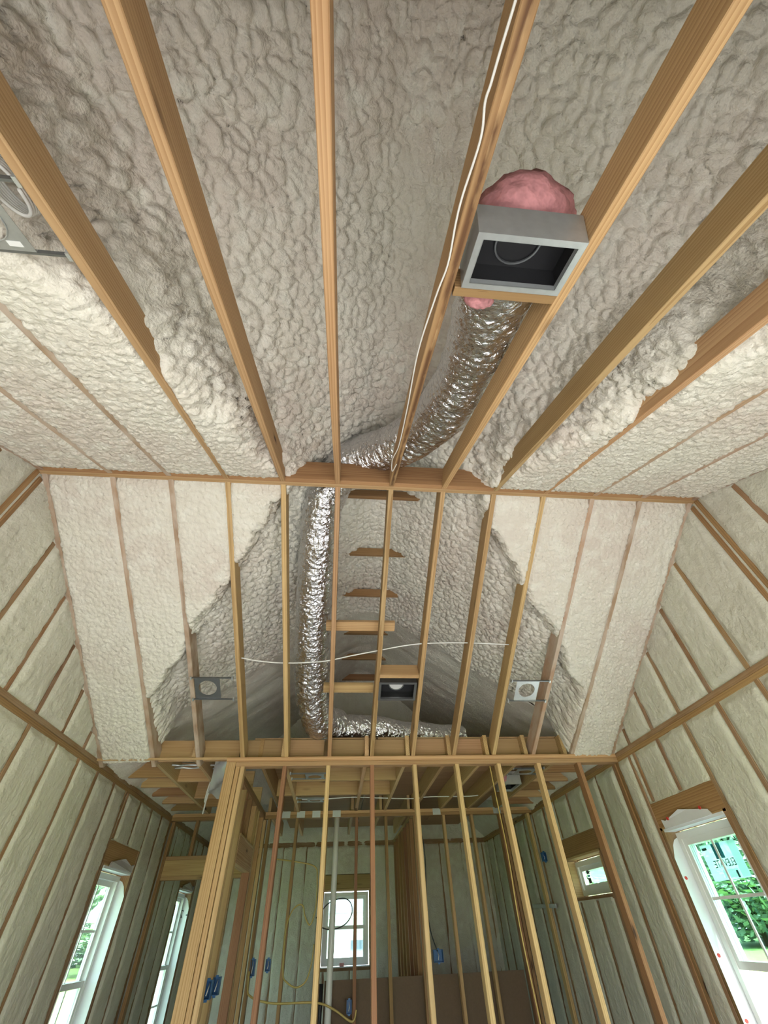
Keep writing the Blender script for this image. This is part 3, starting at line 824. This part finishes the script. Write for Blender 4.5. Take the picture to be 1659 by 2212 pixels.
def lettering(txt, size, mat, parent, mw, name='lettering'):
    c = bpy.data.curves.new(name, 'FONT'); c.body = txt; c.size = size; c.extrude = 0.0004
    c.align_x = 'CENTER'; c.align_y = 'CENTER'; c.materials.append(mat)
    o = bpy.data.objects.new(name, c); COL.objects.link(o); o.matrix_world = mw
    o.parent = parent; return o
# maker's sticker on the outside of window_3: reads correctly from outdoors, mirrored from the room
d = 0.149
sheet = mb3('sticker', 3.60, 4.00, d, d+0.0008, 1.745, 1.955, STICK_W)
sheet.data.materials.clear(); sheet.data.materials.append(STICKER)
mb3('sticker_square', 3.765, 3.865, d-0.0012, d-0.0004, 1.865, 1.955, STICK_B)
mb3('sticker_panel', 3.70, 3.86, d-0.0012, d-0.0004, 1.755, 1.80, STICKER)
mb3('sticker_panel', 3.60, 3.68, d-0.0012, d-0.0004, 1.75, 1.955, STICKER)
mb3('sticker_bar', 3.93, 3.985, d-0.0012, d-0.0004, 1.925, 1.94, INK)
mb3('sticker_bar', 3.705, 3.725, d-0.002, d-0.0013, 1.75, 1.79, INK)
out_R = lambda y, z, dd: Matrix(((0, 0, 1, XW+dd), (1, 0, 0, y), (0, 1, 0, z), (0, 0, 0, 1)))
lettering('ELEVATE', 0.062, INK, w3, out_R(3.80, 1.835, d-0.0014))
lettering('E', 0.105, INK, w3, out_R(3.815, 1.91, d-0.0018))
# notice on the small window
mb4('sticker', 5.55, 5.95, 0.119, 0.1198, 1.86, 1.985, STICK_W).data.materials.clear()
bpy.data.objects[[o.name for o in w4.children if o.name.startswith('sticker')][0]].data.materials.append(STICKER)
mb4('sticker_square', 5.98, 6.05, 0.119, 0.1198, 1.945, 1.99, INK); mb4('sticker_square', 5.98, 6.05, 0.119, 0.1198, 1.865, 1.91, INK)
mb4('sticker_square', 5.99, 6.04, 0.119, 0.1198, 1.918, 1.935, STICK_B)
# wood jambs lining the small window
mb4('jamb_liner', 6.215, 6.233, 0.0, 0.085, 1.76, 2.07, PINE_PALE); mb4('jamb_liner', 5.372, 5.39, 0.0, 0.085, 1.76, 2.07, PINE_PALE)
# red cap nails on the flashing of window_3
for y, z in [(4.147, 1.78), (4.147, 1.36), (4.147, 1.06)]:
    v, f = tube_vf([(XW+0.02, y-0.002, z), (XW+0.02, y-0.006, z)], 0.011, 10)
    put('cap_nail', mesh('cap_nail', v, f), RED, w3)
for y in (3.55, 3.98):
    v, f = tube_vf([(XW-0.03, y, 2.14), (XW-0.036, y, 2.14)], 0.012, 10)
    put('cap_nail', mesh('cap_nail', v, f), RED, w3)
lettering('- 2', 0.12, INK, w2, Matrix(((-1, 0, 0, -XW-0.05), (0, 0, -1, 8.893), (0, 1, 0, 1.84), (0, 0, 0, 1))))
# sill flap of the back window
mb5('sill_flashing', BW[0]-0.02, BW[1], -0.05, 0.09, BW[2]-0.002, BW[2]+0.008, MEMBRANE)
mb5('marking_tape', -0.16, -0.09, -0.02, 0.02, BW[2]+0.008, BW[2]+0.045, PINK)

# ================================================================== flexible ducts
def duct(name, pts, R, label, seed, ends=None):
    path = spline(pts, 24); n = 72
    # even resampling
    L_ = [0]
    for a, b_ in zip(path[:-1], path[1:]): L_.append(L_[-1]+(b_-a).length)
    tot = L_[-1]; m = int(tot/0.007); out = []; k = 0
    for q in range(m+1):
        s_ = tot*q/m
        while k < len(L_)-2 and L_[k+1] < s_: k += 1
        t = (s_-L_[k])/max(1e-9, L_[k+1]-L_[k]); out.append(path[k].lerp(path[k+1], t))
    V, F = tube_vf(out, R, n, True)
    V = np.array([tuple(v) for v in V]); C = np.repeat(np.array([tuple(p) for p in out]), n, 0)
    rad = V-C; rad /= np.linalg.norm(rad, axis=1, keepdims=True)
    s_ = np.repeat(np.arange(len(out))*tot/m, n); ang = np.tile(np.arange(n)*2*np.pi/n, len(out))
    rib = 0.0012*np.cos(2*np.pi*(s_/0.060 - ang/(2*np.pi)))
    cw = np.stack([s_*42 + 1.3*np.sin(ang*2), np.cos(ang)*5.5, np.sin(ang)*5.5], 1)
    w1_ = fbm(cw, seed, 3); w2_ = fbm(V*30, seed+3, 2); w3_ = fbm(V*5, seed+9, 2)
    V = V + rad*(rib + 0.010*w1_ + 0.006*w2_ + 0.014*w3_)[:, None]
    o = put(name, mesh(name, V, F, False), FOIL)
    return tag(o, label, 'duct', 'silver flexible ducts')
duct('flexible_duct', [(0.24, 0.30, 3.30), (0.30, 0.50, 3.47), (0.345, 0.80, 3.665), (0.325, 1.16, 3.85), (0.22, 1.52, 4.03), (0.03, 1.80, 4.17), (-0.18, 1.96, 4.262),
      (-0.36, 2.09, 4.262), (-0.47, 2.26, 4.16), (-0.525, 2.43, 4.07), (-0.55, 2.8, 3.889), (-0.578, 3.218, 3.685), (-0.594, 3.67, 3.465), (-0.587, 4.13, 3.25), (-0.52, 4.46, 3.10), (-0.42, 4.62, 3.10), (-0.33, 4.70, 3.10)], 0.168,
     'long silver flexible duct from the pink wrapped boot over the ridge beam', 301)
duct('flexible_duct', [(-0.33, 4.71, 3.085), (-0.1, 4.76, 3.10), (0.15, 4.80, 3.10), (0.42, 4.86, 3.07), (0.75, 4.93, 3.07), (1.1, 5.0, 3.07)], 0.132,
     'short dull silver duct lying behind the partition plate on the attic deck', 341)

# ================================================================== supply boots
def frame_m(o, ex, ey):
    ex = Vector(ex).normalized(); ey = Vector(ey).normalized(); ez = ex.cross(ey)
    return Matrix(((ex.x, ey.x, ez.x, o[0]), (ex.y, ey.y, ez.y, o[1]), (ex.z, ey.z, ez.z, o[2]), (0, 0, 0, 1)))
def boot(name, mw, hx, hy, dep, label, inner=BLACK, collar=0.07, mouth_mat=None, metal=None):
    metal = metal or GALV
    """mw: centre of the opening, local z away from the room."""
    root = tag(empty(name), label, 'vent', 'register boots'); root.matrix_world = mw
    def pc(nm, parts, mat):
        v, f = join(*parts)
        o = bpy.data.objects.new(nm, mesh(nm, v, f)); COL.objects.link(o); o.data.materials.append(mat); o.parent = root; return o
    t = 0.002
    pc('box', [boxm(-hx, -hx+t, -hy, hy, 0, dep), boxm(hx-t, hx, -hy, hy, 0, dep), boxm(-hx+t, hx-t, -hy, -hy+t, 0, dep), boxm(-hx+t, hx-t, hy-t, hy, 0, dep), boxm(-hx, hx, -hy, hy, dep, dep+t)], metal)
    l = 0.022
    pc('flange', [boxm(-hx, -hx+l, -hy, hy, -0.003, -0.0005), boxm(hx-l, hx, -hy, hy, -0.003, -0.0005), boxm(-hx+l, hx-l, -hy, -hy+l, -0.003, -0.0005), boxm(-hx+l, hx-l, hy-l, hy, -0.003, -0.0005),
                  boxm(-hx+l-t, -hx+l, -hy+l, hy-l, -0.003, 0.018), boxm(hx-l, hx-l+t, -hy+l, hy-l, -0.003, 0.018), boxm(-hx+l, hx-l, -hy+l-t, -hy+l, -0.003, 0.018), boxm(-hx+l, hx-l, hy-l, hy-l+t, -0.003, 0.018)], metal)
    i = 0.004
    pc('liner', [boxm(-hx+t, -hx+i, -hy+t, hy-t, 0.019, dep-t), boxm(hx-i, hx-t, -hy+t, hy-t, 0.019, dep-t), boxm(-hx+i, hx-i, -hy+t, -hy+i, 0.019, dep-t), boxm(-hx+i, hx-i, hy-i, hy-t, 0.019, dep-t), boxm(-hx+i, hx-i, -hy+i, hy-i, dep-i, dep-t)], inner)
    ring = [Vector((collar*math.cos(a), collar*math.sin(a), dep-0.012)) for a in [2*math.pi*k/28 for k in range(29)]]
    v, f = tube_vf(ring, 0.005, 6, False); pc('collar_ring', [(v, f)], GALV_DARK)
    if mouth_mat:  # plain pale disc set inside the collar ring
        cap = [(collar*math.cos(2*math.pi*k/28), collar*math.sin(2*math.pi*k/28), dep-0.006) for k in range(28)]
        pc('duct_mouth', [(cap + [(x, y, z+0.001) for x, y, z in cap], [tuple(reversed(range(28))), tuple(range(28, 56))])], mouth_mat)
    return root
yb_ = 0.292
boot('register_boot', frame_m(on_near(0.228, yb_, -0.004), (1, 0, 0), (0, 1, SN)), 0.172, 0.098, 0.115, 'open galvanised register boot between rafters under pink insulation', collar=0.075)
boot('register_boot', frame_m(on_far(0.208, 3.718, -0.004), (1, 0, 0), (0, 1, -SF)), 0.172, 0.100, 0.11, 'dark rimmed register boot in the far slope, beside a wood block', collar=0.07, mouth_mat=PVC, metal=GALV_DARK)
boot('register_boot', frame_m((1.80, 5.75, ZP-0.004), (1, 0, 0), (0, 1, 0)), 0.10, 0.19, 0.13, 'small boot between low joists beside a scrap of pink insulation', collar=0.06)

# ================================================================== pink insulation
def tuft(name, c, r, seed, label, flat=0.0):
    V, F = [], []; nu, nv = 40, 22
    for i in range(nv+1):
        th = math.pi*i/nv
        for k in range(nu):
            ph = 2*math.pi*k/nu
            V.append((math.sin(th)*math.cos(ph), math.sin(th)*math.sin(ph), math.cos(th)))
    for i in range(nv):
        for k in range(nu):
            j = (k+1) % nu; F.append((i*nu+k, (i+1)*nu+k, (i+1)*nu+j, i*nu+j))
    V = np.array(V); n = 1 + 0.16*fbm(V*2.2+seed, seed, 3) + 0.10*fbm(V*7+seed, seed+5, 3) + 0.06*(lumps(V, 0.5, seed)-0.5)
    V = V*n[:, None]*np.array(r) + np.array(c)
    o = put(name, mesh(name, V, F, True), PINK); return tag(o, label, 'insulation', 'pink insulation scraps')
tuft('insulation_tuft', (0.262, 0.175, 3.245), (0.165, 0.105, 0.10), 401, 'large pink fibreglass tuft on top of the near register boot')
tuft('insulation_tuft', (0.155, 0.44, 3.195), (0.055, 0.035, 0.05), 421, 'small pink fibreglass scrap where the duct meets the boot block')
tuft('insulation_tuft', (1.69, 5.62, 2.83), (0.055, 0.12, 0.07), 441, 'pink fibreglass scrap beside the boot between the low joists')

# ================================================================== recessed light mounting plates
def light_plate(name, mw, span, size, label, mat=ZINC, hole=0.36):
    """square plate with a round hole on two hanger bars; local x across the bay, local z away from the room."""
    root = tag(empty(name), label, 'light bracket', 'recessed light brackets'); root.matrix_world = mw
    def pc(nm, v, f, m, parent=None):
        o = bpy.data.objects.new(nm, mesh(nm, v, f)); COL.objects.link(o); o.data.materials.append(m); o.parent = parent or root; return o
    h = size/2; r = size*hole; n = 32; V = []
    for z in (0, 0.0015):
        for k in range(n):
            a = 2*math.pi*k/n; V.append((r*math.cos(a), r*math.sin(a), z))
        for k in range(n):
            a = 2*math.pi*k/n; c, s_ = math.cos(a), math.sin(a); q = h/max(abs(c), abs(s_)); V.append((c*q, s_*q, z))
    F = []
    for k in range(n):
        j = (k+1) % n
        F += [(k, n+k, n+j, j), (2*n+k, 2*n+j, 3*n+j, 3*n+k), (k, j, 2*n+j, 2*n+k), (n+k, 3*n+k, 3*n+j, n+j)]
    F = [tuple(reversed(q)) for q in F]
    p = pc('plate', V, F, mat)
    pc('lip', *boxm(-h, h, -h-0.001, -h, 0, 0.012), mat, p); pc('lip', *boxm(-h, h, h, h+0.001, 0, 0.012), mat, p)
    v, f = boxm(h*0.35, h*0.75, h*0.68, h*0.86, -0.001, -0.0002); pc('paper_tag', v, f, WHITE, p)
    ring = [Vector((r*1.02*math.cos(2*math.pi*k/24), r*1.02*math.sin(2*math.pi*k/24), -0.001)) for k in range(25)]
    v, f = tube_vf(ring, 0.0025, 5, False); pc('rim', v, f, mat, p)
    x0, x1 = span
    for y in (-h-0.006, h+0.006):
        b_ = pc('hanger_bar', *boxm(x0, x1, y-0.004, y+0.004, 0.0, 0.014), GALV_DARK)
        for xx in (x0, x1-0.012):
            pc('nailing_ear', *boxm(xx, xx+0.012, y-0.014, y+0.014, -0.004, 0.02), GALV, b_)
    return root
light_plate('light_bracket', frame_m(on_near(-1.425, 0.300, 0.0), (1, 0, 0), (0, 1, SN)), (-0.16, 0.205), 0.21, 'large steel light bracket cut by the frame edge between near rafters')
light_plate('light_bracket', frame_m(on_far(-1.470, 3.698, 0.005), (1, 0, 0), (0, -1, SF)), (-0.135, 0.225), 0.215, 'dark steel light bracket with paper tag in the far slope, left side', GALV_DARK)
light_plate('light_bracket', frame_m(on_far(1.430, 3.708, 0.005), (1, 0, 0), (0, -1, SF)), (-0.17, 0.205), 0.215, 'bright steel light bracket in the far slope, right side', GALV)
light_plate('light_bracket', frame_m((-0.55, 5.15, ZP+0.003), (1, 0, 0), (0, 1, 0)), (-0.26, 0.15), 0.20, 'light bracket just behind the partition plate, nearer of two')
light_plate('light_bracket', frame_m((-0.58, 6.28, ZP+0.003), (1, 0, 0), (0, 1, 0)), (-0.23, 0.15), 0.19, 'light bracket behind the trimmer, farther of two')
light_plate('light_bracket', frame_m((1.77, 5.07, ZP+0.003), (1, 0, 0), (0, 1, 0)), (-0.17, 0.19), 0.22, 'light bracket between low joists above the small boot')

# ================================================================== cables, pipes, boxes
pts = [(-0.011, -0.30, -0.002), (-0.016, -0.193, 0), (-0.02, -0.13, 0), (-0.022, -0.084, 0), (-0.024, -0.055, 0), (-0.012, 0.007, 0), (-0.02, 0.122, 0), (-0.019, 0.19, 0), (-0.010, 0.31, 0), (-0.022, 0.425, 0), (-0.036, 0.678, 0.0), (-0.02, 1.041, 0), (-0.012, 1.40, 0), (-0.026, 1.60, 0.015), (-0.012, 1.72, -0.006), (0.004, 1.62, -0.006)]
cable('cable', [tuple(on_near(x, y, l-0.004)) for x, y, l in pts], 0.0032, CABLE_W, 'white cable stapled along a streaked rafter edge', group='electrical cables')
cable('cable', [tuple(on_far(x, y, 0.055)) for x, y in [(-1.24, 3.44), (-1.16, 3.452), (-1.025, 3.477), (-0.786, 3.492), (-0.464, 3.471), (-0.221, 3.415), (-0.01, 3.369), (0.347, 3.299), (0.763, 3.28), (1.20, 3.291)]], 0.0055, CABLE_W, 'white cable threaded across the far rafters below the duct', group='electrical cables')
cable('cable', [(1.20, YW+0.1, 2.70), (1.205, YW+0.102, 2.40), (1.212, YW+0.1, 2.0), (1.195, YW+0.102, 1.55), (1.21, YW+0.1, 1.0), (1.205, YW+0.1, 0.4)], 0.0055, CABLE_Y, 'yellow cable dropping beside a pale partition stud', group='electrical cables')
cable('cable', [(-1.097, Y2+.03, 2.263), (-0.796, Y2+.02, 2.224), (-0.553, Y2+.03, 2.172), (-0.513, Y2+.03, 2.047), (-0.508, Y2+.03, 1.793), (-0.561, Y2+.03, 1.644), (-0.629, Y2+.03, 1.717), (-0.661, Y2+.03, 1.806), (-0.719, Y2+.03, 1.82), (-0.795, Y2+.02, 1.761), (-0.84, Y2-.012, 1.606), (-0.825, Y2-.012, 1.278), (-0.774, Y2+.02, 1.201), (-0.667, Y2+.03, 1.16), (-0.569, Y2+.03, 1.2), (-0.519, Y2+.03, 1.32), (-0.50, Y2+.03, 1.482)], 0.008, CABLE_Y, 'looped tan cable hanging between studs left of the back window', group='electrical cables')
cable('cable', [(-1.2, Y2-.02, 1.30), (-1.187, Y2-.02, 1.16), (-1.154, Y2-.02, 1.12), (-1.049, Y2-.02, 1.083), (-0.848, Y2-.02, 1.056), (-0.451, Y2-.02, 1.047), (-0.248, Y2-.02, 0.994), (-0.046, Y2-.02, 0.901), (0.0, Y2-.02, 0.98)], 0.010, CABLE_Y, 'tan cable strung low across the second stud wall', group='electrical cables')
cable('cable', [(-0.50, Y2+.105, 1.70), (-0.458, Y2+.105, 1.731), (-0.38, Y2+.105, 1.81), (-0.269, Y2+.105, 1.856), (-0.154, Y2+.105, 1.865), (-0.078, Y2+.105, 1.822), (-0.059, Y2+.105, 1.739), (-0.108, Y2+.105, 1.661), (-0.2, Y2+.105, 1.613), (-0.338, Y2+.105, 1.598), (-0.46, Y2+.105, 1.63)], 0.006, CABLE_K, 'dark cable loop hanging in front of the back window', group='electrical cables')
cable('cable', [(0.86, Y2+.12, 2.66), (0.886, Y2+.1, 2.519), (0.91, Y2+.1, 2.246), (0.885, Y2+.1, 1.796), (0.904, Y2+.1, 1.55), (0.968, Y2+.1, 1.375)], 0.006, CABLE_K, 'black cable running down to a blue box right of the reddish studs', group='electrical cables')
cable('cable', [(-0.75, 6.30, 2.765), (-0.527, 6.293, 2.76), (-0.116, 6.198, 2.76), (0.305, 6.283, 2.76), (0.677, 6.339, 2.76), (0.909, 6.254, 2.76), (1.405, 6.267, 2.76), (1.6, 6.3, 2.78)], 0.006, CABLE_W, 'white cable crossing the joists under the plywood deck', group='electrical cables')
for dz, dy, lb in ((0, 0, 'nearer'), (0.0, 0.12, 'farther')):
    cable('conduit', [(-2.02, 4.97+dy, 2.83), (-1.95, 5.0+dy*.7, 2.832), (-1.85, 4.98+dy, 2.83), (-1.76, 5.0+dy*.7, 2.832), (-1.64, 5.0+dy, 2.83), (-1.42, 4.98+dy*.6, 2.83)], 0.009, GALV, 'shiny flexible conduit spanning two joists left of the post, %s of two' % lb, group='flexible conduits')
cable('cable', [(-1.66, 5.3, 2.86), (-1.70, 5.36, 2.70), (-1.72, 5.42, 2.60), (-1.71, 5.44, 2.62), (-1.68, 5.36, 2.74), (-1.70, 5.40, 2.64), (-1.73, 5.5, 2.50)], 0.008, CABLE_W, 'white cable end dangling from a low joist left of the post', group='electrical cables')
# coil of cable above the near bracket
coil = []
for k in range(60):
    a = k*0.62; coil.append((-1.345+0.035*math.cos(a)*1.2, 0.235+0.075*math.sin(a), 3.115+0.0012*k+0.045*math.sin(a)))
cable('cable_coil', coil, 0.006, CABLE_W, 'grey white coil of cable at the frame edge above a bracket', sub=3)
# plastic wrap hanging by the post
v = []; f = []
nu, nv = 8, 14
P0 = Vector((-1.40, 4.58, 2.80)); P1 = Vector((-1.66, 5.58, 2.70))
arr = []
for i in range(nv+1):
    for k in range(nu+1):
        t = i/nv; u = k/nu-0.5
        c_ = P0.lerp(P1, t); arr.append((c_.x+u*0.16, c_.y+u*0.04, c_.z+0.03*math.sin(t*9+u*5)+0.02*random.random()-0.05*t))
for i in range(nv):
    for k in range(nu): f.append((i*(nu+1)+k, i*(nu+1)+k+1, (i+1)*(nu+1)+k+1, (i+1)*(nu+1)+k))
top_ = [(x, y, z+0.012) for x, y, z in arr]; n_ = len(arr)
f2 = f + [tuple(i+n_ for i in reversed(q)) for q in f]
o = put('plastic_wrap', mesh('plastic_wrap', arr+top_, f2, True), FILM); tag(o, 'crumpled clear plastic wrap hanging beside the built up post', 'plastic sheet')

def pipe(name, p0, p1, r, mat, label, fit=None):
    root = tag(empty(name, p0), label, 'pipe')
    v, f = tube_vf([Vector(p0).lerp(Vector(p1), t/6) for t in range(7)], r, 20); put('tube', mesh('tube', v, f, True), mat, root)
    if fit:
        for t in fit:
            c_ = Vector(p0).lerp(Vector(p1), t); dr = (Vector(p1)-Vector(p0)).normalized()
            v, f = tube_vf([c_-dr*0.035, c_+dr*0.035], r*1.18, 20); put('coupling', mesh('coupling', v, f, True), mat, root)
    return root
pipe('vent_pipe', (-0.31, Y2+.045, 0.0), (-0.293, Y2+.045, 2.72), 0.036, PVC, 'white vertical vent pipe in the second stud wall before the window', (0.3,))
pipe('drain_pipe', (-0.405, Y2+.13, 0.0), (-0.395, Y2+.13, 1.17), 0.024, BLACK, 'short dark pipe standing beside the white vent pipe')

def ebox(x0, x1, y0, y1, z0, z1, label, open_axis='y'):
    root = tag(empty('electrical_box', ((x0+x1)/2, (y0+y1)/2, z0)), label, 'electrical box', 'blue electrical boxes')
    t = 0.004
    parts = [boxm(x0, x1, y1-t, y1, z0, z1), boxm(x0, x0+t, y0, y1-t, z0, z1), boxm(x1-t, x1, y0, y1-t, z0, z1), boxm(x0+t, x1-t, y0, y1-t, z0, z0+t), boxm(x0+t, x1-t, y0, y1-t, z1-t, z1)]
    v, f = join(*parts); put('shell', mesh('shell', v, f), BLUE, root)
    for zz in (z0-0.012, z1):
        box('screw_tab', (x0+x1)/2-0.012, (x0+x1)/2+0.012, y0, y0+0.006, zz, zz+0.012, BLUE, root)
    v, f = tube_vf([((x0+x1)/2, y1-0.006, z1-0.02), ((x0+x1)/2+0.004, y0+0.01, z1-0.05), ((x0+x1)/2-0.004, y0+0.012, z0+0.02)], 0.004, 6); put('wire_tail', mesh('wire_tail', v, f), CABLE_W, root)
    return root
ebox(-1.265, -1.21, 4.93, 5.00, 1.24, 1.34, 'blue electrical box on the built up post, nearer of a pair')
ebox(-1.265, -1.21, 5.26, 5.33, 1.24, 1.34, 'blue electrical box on the built up post, farther of a pair')
ebox(-1.20, -1.145, Y2-0.01, Y2+0.06, 1.26, 1.39, 'blue electrical box beside the first reddish partition stud')
ebox(-1.03, -0.975, Y2-0.01, Y2+0.05, 1.29, 1.385, 'slim blue electrical box just right of another behind the reddish stud')
ebox(-0.105, -0.05, Y2+0.0, Y2+0.06, 0.95, 1.05, 'bright blue electrical box in front of the brown board')
ebox(0.915, 1.03, Y2+0.07, Y2+0.13, 1.285, 1.39, 'dark blue double electrical box at the end of a black cable')
ebox(2.42, 2.475, 6.75, 6.80, 2.13, 2.22, 'tiny dark blue box high on the foamed right wall')
# brown board leaning behind the second wall
br = box('fibreboard_sheet', -0.36, 2.0, Y2+0.155, Y2+0.168, 0.02, 1.19, BROWN)
tag(br, 'wide dark brown board standing behind the second stud wall', 'board')
board_ = board('brace', (2.44, 7.55, 1.735), (2.44, 6.75, 1.71), 0.02, 0.04, ZINC); tag(board_, 'thin pale metal brace across studs on the right wall', 'brace')

# ================================================================== outdoors
gr = put('ground', mesh('ground', [(-90, -60, -0.3), (90, -60, -0.3), (90, 90, -0.3), (-90, 90, -0.3), (-90, -60, -0.5), (90, -60, -0.5), (90, 90, -0.5), (-90, 90, -0.5)], [(0, 1, 2, 3), (7, 6, 5, 4), (0, 4, 5, 1), (1, 5, 6, 2), (2, 6, 7, 3), (3, 7, 4, 0)]), LAWN)
tag(gr, 'sunlit green lawn around the house', 'lawn', kind='structure')
for nm, x0, x1, y0, y1, lb in [('path', 2.7, 5.2, -4, 12, 'pale concrete path along the right wall'), ('path', -4.6, -2.7, -4, 12, 'pale concrete path along the left wall'), ('path', -3, 3, Y3+0.3, 15.5, 'bright concrete yard behind the back wall'), ('path', -4, 4, -7, YB-0.4, 'concrete patio behind the viewpoint')]:
    tag(box(nm, x0, x1, y0, y1, -0.3, -0.18, CONCRETE), lb, 'path', kind='structure')
def leaf_mesh(n, rx, rz, seed):
    rg = np.random.RandomState(seed); V = []; F = []
    for k in range(n):
        d = rg.normal(size=3); d /= np.linalg.norm(d); rr = 0.35+0.65*rg.rand()**0.6
        lump = 1+0.25*math.sin(5*d[0]+seed)*math.cos(4*d[2]+seed)
        c = d*rr*lump*np.array([rx, rx, rz]); a = rg.normal(size=3); a /= np.linalg.norm(a); b_ = np.cross(a, rg.normal(size=3)); b_ /= np.linalg.norm(b_)
        s = 0.05+0.07*rg.rand(); i = len(V)
        V += [c-a*s, c+b_*s*0.5, c+a*s, c-b_*s*0.5]; F.append((i, i+1, i+2, i+3))
    return mesh('crown', V, F)
crowns = [leaf_mesh(14000, 2.0, 2.3, 3), leaf_mesh(14000, 2.4, 2.0, 8)]
for m_ in crowns: m_.materials.append(LEAF)
tv, tf = tube_vf([(0, 0, 0), (0.05, 0.02, 1.2), (0.0, 0.06, 2.6), (0.08, 0, 3.6)], [0.2, 0.16, 0.12, 0.06], 8)
trunk_me = mesh('trunk', tv, tf, True); trunk_me.materials.append(BARK)
spots = [(36, 46, 4.2, 'leafy tree across the lawn, leftmost in the tall right window'), (62, 48, 5.0, 'leafy tree across the lawn, in the middle of the tall right window'), (63, 22, 4.4, 'leafy tree across the lawn, rightmost in the tall right window'),
         (80, 70, 6.0, 'big leafy tree farthest back in the tall right window'), (16, 42, 3.2, 'leafy tree seen through the small square window'), (-17, 54, 4.0, 'leafy tree seen through the tall window near the post'), (-42, 56, 4.2, 'leafy tree at the outer edge of the window near the post'),
         (-32, 82, 5.2, 'big leafy tree farthest back beyond the left windows')]
for i, (x, y, s, lb) in enumerate(spots):
    t = tag(empty('tree', (x, y, -0.3)), lb, 'tree', 'trees beyond the lawn'); t.scale = (s, s, s); t.rotation_euler[2] = i*1.3
    for me, nm, z in ((trunk_me, 'trunk', 0), (crowns[i % 2], 'crown', 2.7)):
        o = bpy.data.objects.new(nm, me); COL.objects.link(o); o.parent = t; o.location = (0, 0, z)
    o2 = bpy.data.objects.new('undergrowth', crowns[(i+1) % 2]); COL.objects.link(o2); o2.parent = t; o2.location = (0.5, 0.4, 0.85); o2.scale = (1.1, 1.1, 0.42)
hs = tag(empty('neighbour_house', (0, 16, -0.3)), 'white neighbouring house with grey roof seen through the back window', 'house')
box('wall', -6, 6, 16, 16.2, -0.3, 1.85, HOUSEW, hs)
dr = box('door', 0.22, 0.62, 15.96, 15.99, -0.2, 1.42, DOORC, hs); box('knob', 0.52, 0.58, 15.90, 15.955, 0.88, 0.94, GALV, dr)
for x in (0.14, 0.63): box('door_trim', x, x+0.07, 15.95, 15.985, -0.2, 1.47, HOUSEW, hs)
box('soffit', -6.4, 6.4, 15.3, 16.2, 1.85, 1.95, HOUSEW, hs)
V = [(-6.6, 15.2, 1.95), (6.6, 15.2, 1.95), (6.6, 20, 4.3), (-6.6, 20, 4.3)]
put('roof', mesh('roof', V + [(x, y, z+0.08) for x, y, z in V], [(3, 2, 1, 0), (4, 5, 6, 7), (0, 1, 5, 4), (1, 2, 6, 5), (2, 3, 7, 6), (3, 0, 4, 7)]), ROOFING, hs)
